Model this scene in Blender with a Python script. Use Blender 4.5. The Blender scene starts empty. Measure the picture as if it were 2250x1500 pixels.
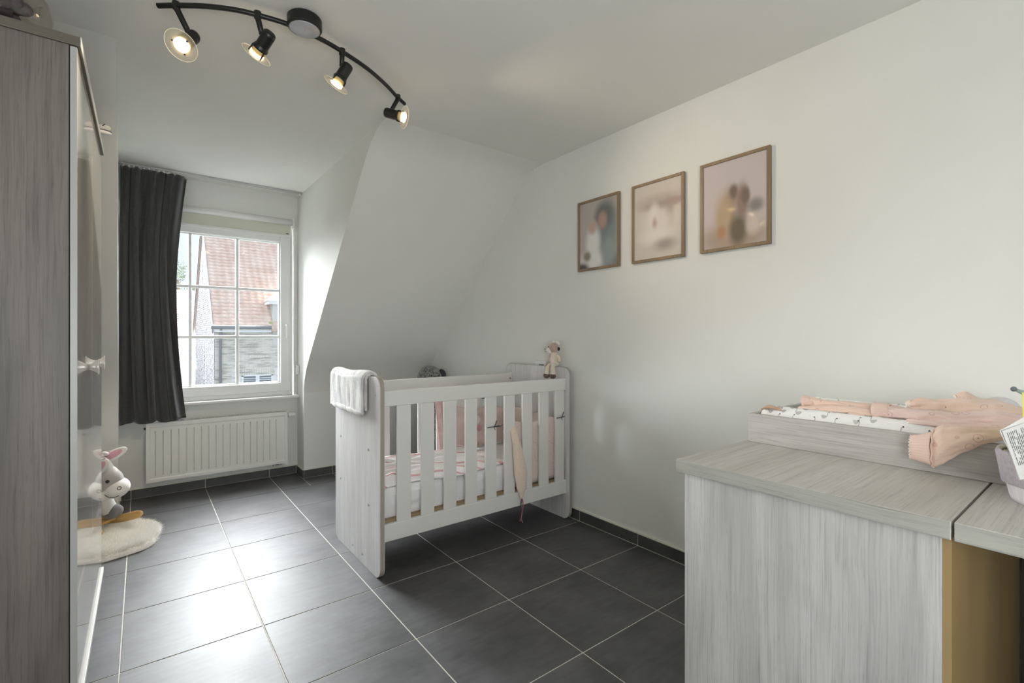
import bpy, bmesh, math, random
import numpy as np
from mathutils import Vector, Matrix, noise
random.seed(4)
rng = np.random.default_rng(4)
SC = bpy.context.scene
COL = SC.collection

# ------------------------------------------------------------------ camera, sky, sun, lights, exposure
EYE = 1.162
cam_d = bpy.data.cameras.new('camera'); cam = bpy.data.objects.new('camera', cam_d); COL.objects.link(cam)
cam_d.sensor_width = 36; cam_d.lens = 1055.5 / 2250 * 36; cam_d.shift_y = -10.0 / 2250
cam_d.clip_start = 0.02; cam_d.clip_end = 300
cam.location = (0, 0, EYE); cam.rotation_euler = (math.pi / 2, 0, -0.65626)
SC.camera = cam

W = bpy.data.worlds.new('sky'); SC.world = W; W.use_nodes = True
wn = W.node_tree.nodes; wl = W.node_tree.links
bg = wn['Background']
tc = wn.new('ShaderNodeTexCoord'); nz = wn.new('ShaderNodeTexNoise'); rp = wn.new('ShaderNodeValToRGB')
nz.inputs['Scale'].default_value = 2.6; nz.inputs['Detail'].default_value = 6
rp.color_ramp.elements[0].position = 0.42; rp.color_ramp.elements[0].color = (0.55, 0.70, 0.93, 1)
rp.color_ramp.elements[1].position = 0.66; rp.color_ramp.elements[1].color = (0.93, 0.96, 1.0, 1)
wl.new(tc.outputs['Generated'], nz.inputs['Vector']); wl.new(nz.outputs['Fac'], rp.inputs['Fac'])
wl.new(rp.outputs['Color'], bg.inputs['Color']); bg.inputs['Strength'].default_value = 1.12

def sun(name, d, energy, angle, color=(1, 1, 1)):
    l = bpy.data.lights.new(name, 'SUN'); l.energy = energy; l.angle = math.radians(angle); l.color = color
    o = bpy.data.objects.new(name, l); COL.objects.link(o); o.location = (0, 12, 9)
    o.rotation_euler = Vector(d).to_track_quat('-Z', 'Y').to_euler(); return o
sun('hazy_sun', (-0.12, -0.84, -0.51), 68.0, 88, (0.97, 0.985, 1.0))

def area(name, loc, d, sx, sy, energy, color):
    l = bpy.data.lights.new(name, 'AREA'); l.shape = 'RECTANGLE'; l.size = sx; l.size_y = sy; l.energy = energy; l.color = color
    o = bpy.data.objects.new(name, l); COL.objects.link(o); o.location = loc
    o.rotation_euler = Vector(d).to_track_quat('-Z', 'Y').to_euler(); return o
area('rear_fill_light', (-0.05, -1.22, 1.30), (0.12, 1, 0.62), 1.5, 1.6, 47, (0.97, 0.985, 1.0))  # added soft fill light behind the camera, not a real window

SC.view_settings.view_transform = 'Standard'; SC.view_settings.look = 'None'
SC.view_settings.gamma = 1; SC.view_settings.exposure = 0.38; SC.view_settings.use_curve_mapping = False
SC.cycles.max_bounces = 10; SC.cycles.diffuse_bounces = 6; SC.cycles.transparent_max_bounces = 12
SC.cycles.caustics_reflective = False; SC.cycles.caustics_refractive = False
SC.cycles.sample_clamp_indirect = 6

# ------------------------------------------------------------------ helpers
def lin(c):
    return tuple((x / 12.92 if x <= 0.04045 else ((x + 0.055) / 1.055) ** 2.4) for x in [v / 255.0 for v in c]) + (1,)

MATS = {}
def mat(name, rgb, rough=0.6, **k):
    if name in MATS: return MATS[name]
    m = bpy.data.materials.new(name); m.use_nodes = True; MATS[name] = m
    b = m.node_tree.nodes['Principled BSDF']
    b.inputs['Base Color'].default_value = lin(rgb); b.inputs['Roughness'].default_value = rough
    for kk, v in k.items():
        kk = {'metal': 'Metallic', 'coat': 'Coat Weight', 'spec': 'Specular IOR Level', 'sheen': 'Sheen Weight', 'sss': 'Subsurface Weight', 'trans': 'Transmission Weight', 'crough': 'Coat Roughness'}[kk]
        b.inputs[kk].default_value = v
    return m
def nodes(m): return m.node_tree.nodes, m.node_tree.links, m.node_tree.nodes['Principled BSDF']
def vary(m, rgb2, scale=3.0, detail=4, lo=0.35, hi=0.65, stretch=(1, 1, 1), bump=0.0, bscale=None, dist=0.0):
    """noise mix between the base colour and rgb2, with a little relief"""
    n, l, b = nodes(m)
    base = tuple(b.inputs['Base Color'].default_value)
    t = n.new('ShaderNodeTexCoord'); mp = n.new('ShaderNodeMapping'); mp.inputs['Scale'].default_value = stretch
    oi = n.new('ShaderNodeObjectInfo'); ad = n.new('ShaderNodeVectorMath'); ad.operation = 'ADD'
    l.new(t.outputs['Object'], mp.inputs['Vector']); l.new(mp.outputs['Vector'], ad.inputs[0]); l.new(oi.outputs['Location'], ad.inputs[1])
    no = n.new('ShaderNodeTexNoise'); no.inputs['Scale'].default_value = scale; no.inputs['Detail'].default_value = detail
    no.inputs['Distortion'].default_value = dist
    l.new(ad.outputs[0], no.inputs['Vector'])
    r = n.new('ShaderNodeValToRGB'); r.color_ramp.elements[0].position = lo; r.color_ramp.elements[1].position = hi
    r.color_ramp.elements[0].color = base; r.color_ramp.elements[1].color = lin(rgb2)
    l.new(no.outputs['Fac'], r.inputs['Fac']); l.new(r.outputs['Color'], b.inputs['Base Color'])
    if bump:
        bn = n.new('ShaderNodeTexNoise'); bn.inputs['Scale'].default_value = bscale or scale * 8; bn.inputs['Detail'].default_value = 5
        l.new(ad.outputs[0], bn.inputs['Vector'])
        bu = n.new('ShaderNodeBump'); bu.inputs['Strength'].default_value = bump; bu.inputs['Distance'].default_value = 0.01
        l.new(bn.outputs['Fac'], bu.inputs['Height']); l.new(bu.outputs['Normal'], b.inputs['Normal'])
    return m
def oak(name, c1, c2, c3, axis='Z', rough=0.45, fine=1.0):
    """straight-grained oak decor: broad tone bands, fine grain lines, a few wavy cathedral lines"""
    m = mat(name, c1, rough); n, l, b = nodes(m)
    t = n.new('ShaderNodeTexCoord')
    # slow sideways wobble so the grain lines are not ruler straight
    wb = n.new('ShaderNodeTexNoise'); wb.inputs['Scale'].default_value = 3.5; wb.inputs['Detail'].default_value = 2; l.new(t.outputs['Object'], wb.inputs['Vector'])
    ws = n.new('ShaderNodeVectorMath'); ws.operation = 'SCALE'; ws.inputs['Scale'].default_value = .012; l.new(wb.outputs['Color'], ws.inputs[0])
    wa = n.new('ShaderNodeVectorMath'); wa.operation = 'ADD'; l.new(t.outputs['Object'], wa.inputs[0]); l.new(ws.outputs[0], wa.inputs[1])
    def noi(a, sc, det, dist=0):
        v = [1, 1, 1]; v['XYZ'.index(axis)] = a
        mp = n.new('ShaderNodeMapping'); mp.inputs['Scale'].default_value = v; l.new(wa.outputs[0], mp.inputs['Vector'])
        q = n.new('ShaderNodeTexNoise'); q.inputs['Scale'].default_value = sc; q.inputs['Detail'].default_value = det; q.inputs['Distortion'].default_value = dist
        l.new(mp.outputs['Vector'], q.inputs['Vector']); return q.outputs['Fac']
    def mr(src, lo, hi, to):
        r = n.new('ShaderNodeMapRange'); r.inputs['From Min'].default_value = lo; r.inputs['From Max'].default_value = hi; r.inputs['To Max'].default_value = to; l.new(src, r.inputs['Value']); return r.outputs[0]
    big = noi(.12, 9, 3); mid = noi(.03, 70, 4); fin = noi(.018, 260 * fine, 3); pore = noi(.05, 520 * fine, 1)
    ring = n.new('ShaderNodeMath'); ring.operation = 'MULTIPLY'; ring.inputs[1].default_value = 60; l.new(noi(.16, 3.4, 1), ring.inputs[0])
    sn = n.new('ShaderNodeMath'); sn.operation = 'SINE'; l.new(ring.outputs[0], sn.inputs[0])
    r1 = n.new('ShaderNodeValToRGB'); r1.color_ramp.elements[0].position = .36; r1.color_ramp.elements[1].position = .62
    r1.color_ramp.elements[0].color = lin(c2); r1.color_ramp.elements[1].color = lin(c1); l.new(big, r1.inputs['Fac'])
    tot = None
    for src in (mr(mid, .50, .72, .28), mr(fin, .48, .72, .42), mr(pore, .58, .78, .30), mr(sn.outputs[0], .2, 1, .10)):
        if tot is None: tot = src
        else:
            ad = n.new('ShaderNodeMath'); ad.operation = 'ADD'; l.new(tot, ad.inputs[0]); l.new(src, ad.inputs[1]); tot = ad.outputs[0]
    cl = n.new('ShaderNodeClamp'); l.new(tot, cl.inputs['Value'])
    mx = n.new('ShaderNodeMix'); mx.data_type = 'RGBA'; mx.inputs['B'].default_value = lin(c3); l.new(cl.outputs[0], mx.inputs['Factor']); l.new(r1.outputs['Color'], mx.inputs['A'])
    l.new(mx.outputs['Result'], b.inputs['Base Color'])
    bu = n.new('ShaderNodeBump'); bu.inputs['Strength'].default_value = 0.25; bu.inputs['Distance'].default_value = 0.001
    l.new(fin, bu.inputs['Height']); l.new(bu.outputs['Normal'], b.inputs['Normal'])
    return m

def tag(o, label=None, cat=None, group=None, kind=None):
    if label: o['label'] = label
    if cat: o['category'] = cat
    if group: o['group'] = group
    if kind: o['kind'] = kind
    return o
def empty(name, loc=(0, 0, 0), rz=0.0, parent=None):
    o = bpy.data.objects.new(name, None); COL.objects.link(o); o.location = loc; o.rotation_euler = (0, 0, rz); o.empty_display_size = .05
    if parent: o.parent = parent
    return o

class MB:
    def __init__(s): s.v = []; s.f = []
    def add(s, vs, fs):
        n = len(s.v); s.v += [tuple(p) for p in vs]; s.f += [tuple(i + n for i in f) for f in fs]; return s
    def box(s, x0, x1, y0, y1, z0, z1):
        return s.add([(x0, y0, z0), (x1, y0, z0), (x1, y1, z0), (x0, y1, z0), (x0, y0, z1), (x1, y0, z1), (x1, y1, z1), (x0, y1, z1)],
                     [(0, 3, 2, 1), (4, 5, 6, 7), (0, 1, 5, 4), (1, 2, 6, 5), (2, 3, 7, 6), (3, 0, 4, 7)])
    def prism(s, pts, a, b, axis='X'):
        """pts 2D polygon in the two other axes (cyclic order), extruded from a to b along axis"""
        n = len(pts)
        def mk(p, t):
            return {'X': (t, p[0], p[1]), 'Y': (p[0], t, p[1]), 'Z': (p[0], p[1], t)}[axis]
        vs = [mk(p, a) for p in pts] + [mk(p, b) for p in pts]
        fs = [tuple(range(n - 1, -1, -1)), tuple(range(n, 2 * n))] + [(i, (i + 1) % n, n + (i + 1) % n, n + i) for i in range(n)]
        return s.add(vs, fs)
    def tube(s, pts, rad, n=10, cap=True, flat=None, up=None):
        """swept circle/ellipse; rad scalar or list of r or (a,b)"""
        P = [Vector(p) for p in pts]; m = len(P)
        if not isinstance(rad, (list, tuple)): rad = [rad] * m
        rings = []; u = Vector(up) if up else None
        for i in range(m):
            t = (P[min(i + 1, m - 1)] - P[max(i - 1, 0)]).normalized()
            if u is None: u = Vector((0, 0, 1)) if abs(t.z) < .9 else Vector((1, 0, 0))
            a = t.cross(u); a.normalize(); bb = a.cross(t).normalized()
            if up is None: u = bb
            r = rad[i]; ra, rb = r if isinstance(r, (tuple, list)) else (r, r)
            rings.append([P[i] + a * (ra * math.cos(2 * math.pi * k / n)) + bb * (rb * math.sin(2 * math.pi * k / n)) for k in range(n)])
        vs = [p for r in rings for p in r]; fs = []
        for i in range(m - 1):
            for k in range(n):
                fs.append((i * n + k, i * n + (k + 1) % n, (i + 1) * n + (k + 1) % n, (i + 1) * n + k))
        if cap:
            fs.append(tuple(range(n - 1, -1, -1))); fs.append(tuple((m - 1) * n + k for k in range(n)))
        return s.add(vs, fs)
    def cyl(s, a, b, r, n=20, r2=None): return s.tube([a, b], [r, r if r2 is None else r2], n)
    def lathe(s, prof, n=24, M=None, closed=False):
        """prof list of (r,z) turned round local z, then M"""
        M = M or Matrix(); vs = []; fs = []; m = len(prof)
        for r, z in prof:
            for k in range(n):
                t = 2 * math.pi * k / n; vs.append(M @ Vector((max(r, 1e-5) * math.cos(t), max(r, 1e-5) * math.sin(t), z)))
        rg = m if closed else m - 1
        for i in range(rg):
            j = (i + 1) % m
            for k in range(n):
                fs.append((i * n + k, i * n + (k + 1) % n, j * n + (k + 1) % n, j * n + k))
        return s.add(vs, fs)
    def ell(s, c, r, R=None, n=20, m=12, wob=0.0):
        M = Matrix.Translation(c) @ (R or Matrix())
        vs = []; fs = []
        for i in range(m + 1):
            ph = math.pi * i / m
            for k in range(n):
                t = 2 * math.pi * k / n
                p = Vector((r[0] * math.sin(ph) * math.cos(t), r[1] * math.sin(ph) * math.sin(t), r[2] * math.cos(ph)))
                if wob: p *= 1 + wob * noise.noise(p * 14 + Vector(c) * 3)
                vs.append(M @ p)
        for i in range(m):
            for k in range(n):
                fs.append((i * n + k, (i + 1) * n + k, (i + 1) * n + (k + 1) % n, i * n + (k + 1) % n))
        return s.add(vs, fs)
    def grid(s, fn, nu, nv, thick=0.0):
        """fn(u,v)->point"""
        P = [[Vector(fn(i / nu, j / nv)) for j in range(nv + 1)] for i in range(nu + 1)]
        vs = [p for r in P for p in r]; w = nv + 1
        fs = [(i * w + j, (i + 1) * w + j, (i + 1) * w + j + 1, i * w + j + 1) for i in range(nu) for j in range(nv)]
        return s.add(vs, fs)
    def build(s, name, m, parent=None, smooth=False, bevel=0.0, solid=0.0, subd=0, loc=None, merge=False, seg=2, remesh=0):
        me = bpy.data.meshes.new(name); me.from_pydata(s.v, [], s.f)
        bm = bmesh.new(); bm.from_mesh(me)
        if merge: bmesh.ops.remove_doubles(bm, verts=bm.verts, dist=1e-5)
        if not solid: bmesh.ops.recalc_face_normals(bm, faces=bm.faces)
        bm.to_mesh(me); bm.free()
        if m: me.materials.append(m)
        o = bpy.data.objects.new(name, me); COL.objects.link(o)
        if parent: o.parent = parent
        if smooth: me.polygons.foreach_set('use_smooth', [True] * len(me.polygons))
        if solid:
            q = o.modifiers.new('s', 'SOLIDIFY'); q.thickness = solid; q.offset = 0
        if remesh:
            q = o.modifiers.new('r', 'REMESH'); q.mode = 'VOXEL'; q.voxel_size = remesh; q.use_smooth_shade = True
            q = o.modifiers.new('sm', 'SMOOTH'); q.iterations = 6
        if bevel:
            q = o.modifiers.new('b', 'BEVEL'); q.width = bevel; q.segments = seg; q.limit_method = 'ANGLE'; q.angle_limit = math.radians(40)
        if subd:
            q = o.modifiers.new('d', 'SUBSURF'); q.levels = subd; q.render_levels = subd
        if loc: o.location = loc
        return o
def bx(name, x0, x1, y0, y1, z0, z1, m, parent=None, bevel=0.0, **k):
    return MB().box(x0, x1, y0, y1, z0, z1).build(name, m, parent, bevel=bevel, **k)
def axisM(o, d):
    return Matrix.Translation(o) @ Vector(d).to_track_quat('Z', 'Y').to_matrix().to_4x4()
def smooth_path(pts, n=8):
    """Catmull-Rom through pts"""
    P = [Vector(p) for p in pts]; out = []
    for i in range(len(P) - 1):
        a = P[max(i - 1, 0)]; b = P[i]; c = P[i + 1]; d = P[min(i + 2, len(P) - 1)]
        for k in range(n):
            t = k / n
            out.append(.5 * ((2 * b) + (c - a) * t + (2 * a - 5 * b + 4 * c - d) * t * t + (3 * b - a - 3 * c + d) * t ** 3))
    out.append(P[-1]); return out
def lerp_list(vals, n=8):
    out = []
    for i in range(len(vals) - 1):
        for k in range(n):
            t = k / n; t = t * t * (3 - 2 * t); a = vals[i]; b = vals[i + 1]
            out.append(tuple(x + (y - x) * t for x, y in zip(a, b)) if isinstance(a, tuple) else a + (b - a) * t)
    out.append(vals[-1]); return out

# ------------------------------------------------------------------ materials
PAINT = vary(mat('wall_paint', (226, 227, 223), 0.85), (229, 230, 226), 2.0, bump=0.05, bscale=90)
CEIL = vary(mat('ceiling_paint', (226, 226, 221), 0.85), (229, 229, 224), 2.0, bump=0.05, bscale=90)
def tile_mat():
    m = mat('floor_tile', (62, 62, 63), 0.36); n, l, b = nodes(m)
    t = n.new('ShaderNodeTexCoord'); oi = n.new('ShaderNodeObjectInfo')
    ad = n.new('ShaderNodeVectorMath'); ad.operation = 'ADD'; l.new(t.outputs['Object'], ad.inputs[0])
    mu = n.new('ShaderNodeVectorMath'); mu.operation = 'SCALE'; mu.inputs['Scale'].default_value = 3.7; l.new(oi.outputs['Location'], mu.inputs[0]); l.new(mu.outputs[0], ad.inputs[1])
    a = n.new('ShaderNodeTexNoise'); a.inputs['Scale'].default_value = 4.5; a.inputs['Detail'].default_value = 7; a.inputs['Roughness'].default_value = .62; l.new(ad.outputs[0], a.inputs['Vector'])
    mp = n.new('ShaderNodeMapping'); mp.inputs['Scale'].default_value = (1, 5, 1); l.new(ad.outputs[0], mp.inputs['Vector'])
    c = n.new('ShaderNodeTexNoise'); c.inputs['Scale'].default_value = 9; c.inputs['Detail'].default_value = 6; l.new(mp.outputs[0], c.inputs['Vector'])
    s = n.new('ShaderNodeMath'); s.operation = 'MULTIPLY_ADD'; s.inputs[1].default_value = .35; l.new(c.outputs['Fac'], s.inputs[0]); l.new(a.outputs['Fac'], s.inputs[2])
    r = n.new('ShaderNodeValToRGB'); r.color_ramp.elements[0].position = .5; r.color_ramp.elements[1].position = .88
    r.color_ramp.elements[0].color = lin((60, 60, 62)); r.color_ramp.elements[1].color = lin((92, 91, 93)); l.new(s.outputs[0], r.inputs['Fac'])
    l.new(r.outputs['Color'], b.inputs['Base Color'])
    b.inputs['Specular IOR Level'].default_value = .62; rr = n.new('ShaderNodeMapRange'); rr.inputs['To Min'].default_value = .42; rr.inputs['To Max'].default_value = .56; l.new(a.outputs['Fac'], rr.inputs['Value']); l.new(rr.outputs[0], b.inputs['Roughness'])
    return m
TILE = tile_mat()
BASE_TILE = vary(mat('baseboard_tile', (66, 67, 67), 0.5), (80, 80, 79), 6)
GROUT = vary(mat('grout', (196, 194, 184), 0.7), (208, 206, 198), 20)
OAK = oak('pale_grey_oak', (210, 209, 208), (188, 187, 186), (150, 149, 149), 'Z')
OAKY = oak('pale_grey_oak_top', (206, 204, 198), (190, 186, 180), (150, 147, 141), 'X', fine=.8)
OAKE = oak('grey_oak_edge', (180, 180, 172), (166, 166, 158), (128, 128, 122), 'Y')
OAKT = oak('grey_oak_tray', (204, 201, 197), (186, 182, 178), (140, 137, 133), 'Y')
OAKD = oak('shaded_grey_oak', (122, 116, 110), (104, 100, 95), (70, 67, 64), 'Z')  # wardrobe oak: shade of the side panel put into a darker colour
OAKDX = oak('shaded_grey_oak_edge', (112, 105, 94), (100, 94, 84), (80, 74, 66), 'X')  # same shade-darkened oak for the wardrobe top board
OAKC = oak('light_oak_crib', (222, 222, 221), (208, 207, 208), (172, 171, 172), 'Z')
CRIBEDGE = mat('crib_edge_band', (160, 154, 143), .5)
WHITE = mat('white_lacquer', (226, 226, 224), 0.35)
SLATW = mat('crib_white', (222, 222, 218), 0.4)
GLOSSW = mat('gloss_white_door', (214, 213, 211), 0.12, coat=.6, crough=.04)
DOOREDGE = mat('door_edge', (176, 178, 176), .35)
PVC = mat('white_pvc', (232, 233, 232), 0.25)
RADW = mat('radiator_enamel', (226, 227, 222), 0.3)
BLACK = mat('black_gap_shade', (18, 18, 18), .8)
BLACKM = mat('black_lamp_metal', (34, 36, 35), .35, metal=.3)
CHROME = mat('chrome', (200, 200, 200), .18, metal=1)
STEEL = mat('satin_steel', (190, 190, 188), .35, metal=.8)
CURT = vary(mat('charcoal_curtain_cloth', (50, 51, 52), .9, sheen=.3), (58, 59, 60), 60, bump=.2, bscale=400)
PINE = vary(mat('golden_wood', (206, 168, 108), .35), (190, 150, 92), 8, stretch=(.3, 3, 3))
SLATWOOD = mat('slat_wood', (150, 128, 96), .6)
def glass_mat(name, tint=(1, 1, 1), gl=.06, rough=.02):
    m = bpy.data.materials.new(name); m.use_nodes = True; n = m.node_tree.nodes; l = m.node_tree.links
    n.remove(n['Principled BSDF']); out = n['Material Output']
    t = n.new('ShaderNodeBsdfTransparent'); t.inputs['Color'].default_value = tint + (1,)
    g = n.new('ShaderNodeBsdfGlossy'); g.inputs['Roughness'].default_value = rough
    lw = n.new('ShaderNodeLayerWeight'); lw.inputs['Blend'].default_value = .5
    pw = n.new('ShaderNodeMath'); pw.operation = 'POWER'; pw.inputs[1].default_value = 4; l.new(lw.outputs['Facing'], pw.inputs[0])
    ma = n.new('ShaderNodeMath'); ma.operation = 'MULTIPLY_ADD'; ma.inputs[1].default_value = .5; ma.inputs[2].default_value = gl; l.new(pw.outputs[0], ma.inputs[0])
    mx = n.new('ShaderNodeMixShader'); l.new(ma.outputs[0], mx.inputs[0]); l.new(t.outputs[0], mx.inputs[1]); l.new(g.outputs[0], mx.inputs[2]); l.new(mx.outputs[0], out.inputs['Surface'])
    return m
PANE = glass_mat('window_glass', (.97, .98, .98), .02)
GLASS = glass_mat('clear_glass', (.93, .92, .90), .06)
FROST = glass_mat('pale_glass_disc', (.97, .96, .92), .05, .15)
def add_translucent(m, rgb, f):
    n, l = m.node_tree.nodes, m.node_tree.links; out = n['Material Output']; src = out.inputs['Surface'].links[0].from_socket
    a = n.new('ShaderNodeBsdfDiffuse'); a.inputs['Color'].default_value = lin(rgb); t = n.new('ShaderNodeBsdfTranslucent'); t.inputs['Color'].default_value = lin(rgb)
    m1 = n.new('ShaderNodeMixShader'); l.new(a.outputs[0], m1.inputs[1]); l.new(t.outputs[0], m1.inputs[2])
    m2 = n.new('ShaderNodeMixShader'); m2.inputs[0].default_value = f; l.new(src, m2.inputs[1]); l.new(m1.outputs[0], m2.inputs[2]); l.new(m2.outputs[0], out.inputs['Surface'])
add_translucent(FROST, (252, 244, 220), .30)
def emis(name, rgb, s):
    m = bpy.data.materials.new(name); m.use_nodes = True; b = m.node_tree.nodes['Principled BSDF']
    b.inputs['Base Color'].default_value = lin(rgb); b.inputs['Emission Color'].default_value = lin(rgb); b.inputs['Emission Strength'].default_value = s; return m
LAMPON = emis('lit_spot_lens', (255, 226, 176), 9)

# ------------------------------------------------------------------ room shell
XR, XL, YW, YK, ZC, YB = 2.20, -0.80, 4.395, 4.185, 2.36, -1.30
XC = 1.057                                     # right cheek of the dormer
def xcl(y): return -0.088 - (y - 2.7) * 0.026  # left cheek, very slightly splayed
PROF = [(4.185, 0.70), (4.168, .80), (4.11, .90), (4.03, 0.992), (3.60, 1.425), (3.20, 1.83), (2.88, 2.155), (2.80, 2.232), (2.72, 2.300), (2.63, 2.343), (2.50, 2.36)]
def struct(o): o['kind'] = 'structure'; return o

# floor: a grout bed with every tile its own piece
floor = struct(bx('floor', XL - .1, XR + .1, YB - .1, YW + .1, -.06, -0.0016, GROUT))
tx0, ty0, TS, G = -0.0627, 2.1433, 0.45, 0.0022
tm = {}
def tile_piece(x0, x1, y0, y1, parent, name='tile', m=TILE, z0=-.009, z1=0.0):
    key = (round(x1 - x0, 4), round(y1 - y0, 4), name)
    if key not in tm:
        o = MB().box(0, x1 - x0, 0, y1 - y0, z0, z1).build(name, m, parent, bevel=.0012, seg=1); tm[key] = o.data
    else:
        o = bpy.data.objects.new(name, tm[key]); COL.objects.link(o); o.parent = parent
        q = o.modifiers.new('b', 'BEVEL'); q.width = .0012; q.segments = 1
    o.location = (x0, y0, 0); return o
for i in range(-2, 6):
    for j in range(-8, 6):
        x0 = max(tx0 + i * TS + G, XL + .004); x1 = min(tx0 + (i + 1) * TS - G, XR - .013)
        y0 = max(ty0 + j * TS + G, YB + .012); y1 = ty0 + (j + 1) * TS - G
        # clip to the room outline (knee walls and the dormer recess)
        lim = YW - .013
        if x0 > XC or x1 <= -0.12: lim = YK - .013
        y1 = min(y1, lim)
        if x1 - x0 > .02 and y1 - y0 > .02:
            if j >= 4 and x0 < XC < x1:
                tile_piece(x0, XC - .012, y0, y1, floor); tile_piece(XC - .008, x1, y0, min(y1, YK - .013), floor)
            elif j >= 4 and x0 < -.12 < x1:
                tile_piece(x0, -.125, y0, min(y1, YK - .013), floor); tile_piece(-.121, x1, y0, y1, floor)
            else: tile_piece(x0, x1, y0, y1, floor)

def wallbox(name, *a): return struct(bx(name, *a, PAINT))
# right wall follows the slope profile
pr = [(YB, -.05), (4.6, -.05), (4.6, ZC + .1), (YB, ZC + .1)]
struct(MB().prism(pr, XR, XR + .12, 'X').build('wall_right', PAINT))
wallbox('wall_left', XL - .12, XL, YB - .12, 4.6, -.05, ZC + .1)
wallbox('wall_rear', XL - .12, XR + .12, YB - .12, YB, -.05, ZC + .1)
# ceiling: flat slab plus the two rounded slopes running down to the knee walls
ceil = struct(bx('ceiling', XL - .12, XR + .12, YB - .12, 4.75, ZC, ZC + .12, CEIL))
def slope(name, xa, xb):
    pts = list(PROF) + [(2.50, ZC + .05), (4.6, ZC + .05), (4.6, .70)]
    n = len(pts); b = MB()
    b.add([(xa(p[0]), p[0], p[1]) for p in pts] + [(xb(p[0]), p[0], p[1]) for p in pts],
          [tuple(range(n)), tuple(range(2 * n - 1, n - 1, -1))] + [(i, (i + 1) % n, n + (i + 1) % n, n + i) for i in range(n)])
    o = b.build(name, CEIL)
    for p in o.data.polygons:
        if abs(p.normal.x) < .5: p.use_smooth = True
    q = o.modifiers.new('e', 'EDGE_SPLIT'); q.split_angle = math.radians(35)
    return struct(o)
slope('wall_slope_right', lambda y: XC, lambda y: XR + .1)
slope('wall_slope_left', lambda y: XL - .1, xcl)
wallbox('wall_knee_right', XC, XR + .1, YK, 4.6, -.05, .7002)
o = MB().prism([(XL - .1, YK), (xcl(YK), YK), (xcl(4.6), 4.6), (XL - .1, 4.6)], -.05, .7002, 'Z').build('wall_knee_left', PAINT); struct(o)
# window wall with its opening
WX0, WX1, WZ0, WZ1 = -0.118, 1.030, 0.665, 2.145
b = MB()
b.box(-.3, WX0, YW, YW + .28, -.05, ZC + .05); b.box(WX1, 1.3, YW, YW + .28, -.05, ZC + .05)
b.box(WX0, WX1, YW, YW + .28, -.05, WZ0); b.box(WX0, WX1, YW, YW + .28, WZ1, ZC + .05)
struct(b.build('wall_window', PAINT))

# baseboards: cut tile strips, one piece each, with a caulk line on top
def baseboard(name, pieces, caulk):
    root = MB()
    for c in caulk: root.box(*c)
    r = struct(root.build(name, mat('caulk', (224, 222, 208), .7)))
    for p in pieces: bx('tile', *p, BASE_TILE, r, bevel=.001, seg=1)
    return r
BH = .064
ys = sorted([ty0 + k * TS for k in range(-8, 5)] + [YB + .01, YK - .012])
baseboard('baseboard_right', [(XR - .012, XR - .001, a + .0015, b_ - .0015, .002, BH) for a, b_ in zip(ys, ys[1:])], [(XR - .010, XR + .005, YB + .01, YK - .001, 0.0, BH + .006)])
xs = [XC, 1.287, 1.737, XR - .013]
baseboard('baseboard_knee', [(a + .0015, b_ - .0015, YK - .012, YK - .001, .002, BH) for a, b_ in zip(xs, xs[1:])], [(XC + .001, XR - .002, YK - .009, YK + .005, 0, BH + .005)])
baseboard('baseboard_cheek', [(XC - .012, XC - .001, YK - .010, YW - .014, .002, BH)], [(XC - .009, XC + .005, YK, YW - .001, 0, BH + .005)])
xs = [-.118, tx0 + .0, .387, .837, XC - .013]
baseboard('baseboard_window', [(a + .0015, b_ - .0015, YW - .013, YW - .002, .002, BH) for a, b_ in zip(xs, xs[1:])], [(-.118, XC - .002, YW - .010, YW + .005, 0, BH + .005)])
baseboard('baseboard_left', [(-.79, -.52, YK - .012, YK - .001, .002, BH), (-.517, -.14, YK - .012, YK - .001, .002, BH)], [(-.79, -.13, YK - .009, YK + .005, 0, BH + .005)])
# sill
sill = struct(MB().box(-.122, XC - .002, YW - .085, YW + .08, .650, .672).build('trim_1', WHITE, bevel=.006)); sill['label'] = 'white window sill board'

# ------------------------------------------------------------------ window
win = struct(empty('window_1', (0, 0, 0)))
def ring(x0, x1, z0, z1, w, y0, y1):
    b = MB(); b.box(x0, x0 + w, y0, y1, z0, z1); b.box(x1 - w, x1, y0, y1, z0, z1)
    b.box(x0 + w, x1 - w, y0, y1, z0, z0 + w); b.box(x0 + w, x1 - w, y0, y1, z1 - w, z1); return b
ring(-.112, 1.018, .672, 2.14, .034, YW - .002, YW + .07).build('outer_frame', PVC, win, bevel=.004)
ring(-.104, .996, .704, 2.03, .076, YW - .022, YW + .05).build('sash', PVC, win, bevel=.007)
ring(-.030, .922, .778, 1.958, .012, YW + .0, YW + .04).build('glazing_bead', PVC, win, bevel=.003)
bx('pane', -.025, .917, YW + .012, YW + .016, .785, 1.95, PANE, win)
for x in (.290, .606): bx('glazing_bar', x - .011, x + .011, YW - .004, YW + .030, .782, 1.952, PVC, win, bevel=.004)
for z in (1.549, 1.162): bx('glazing_bar', -.022, .914, YW - .003, YW + .029, z - .011, z + .011, PVC, win, bevel=.004)
hnd = bx('handle', .948, .976, YW - .032, YW - .020, 1.20, 1.275, PVC, win, bevel=.004)
MB().tube([(.962, YW - .03, 1.262), (.962, YW - .062, 1.262), (.962, YW - .066, 1.25), (.962, YW - .066, 1.15)], [.009, .009, .010, .009], 10).build('handle_lever', PVC, hnd, smooth=True)

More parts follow.
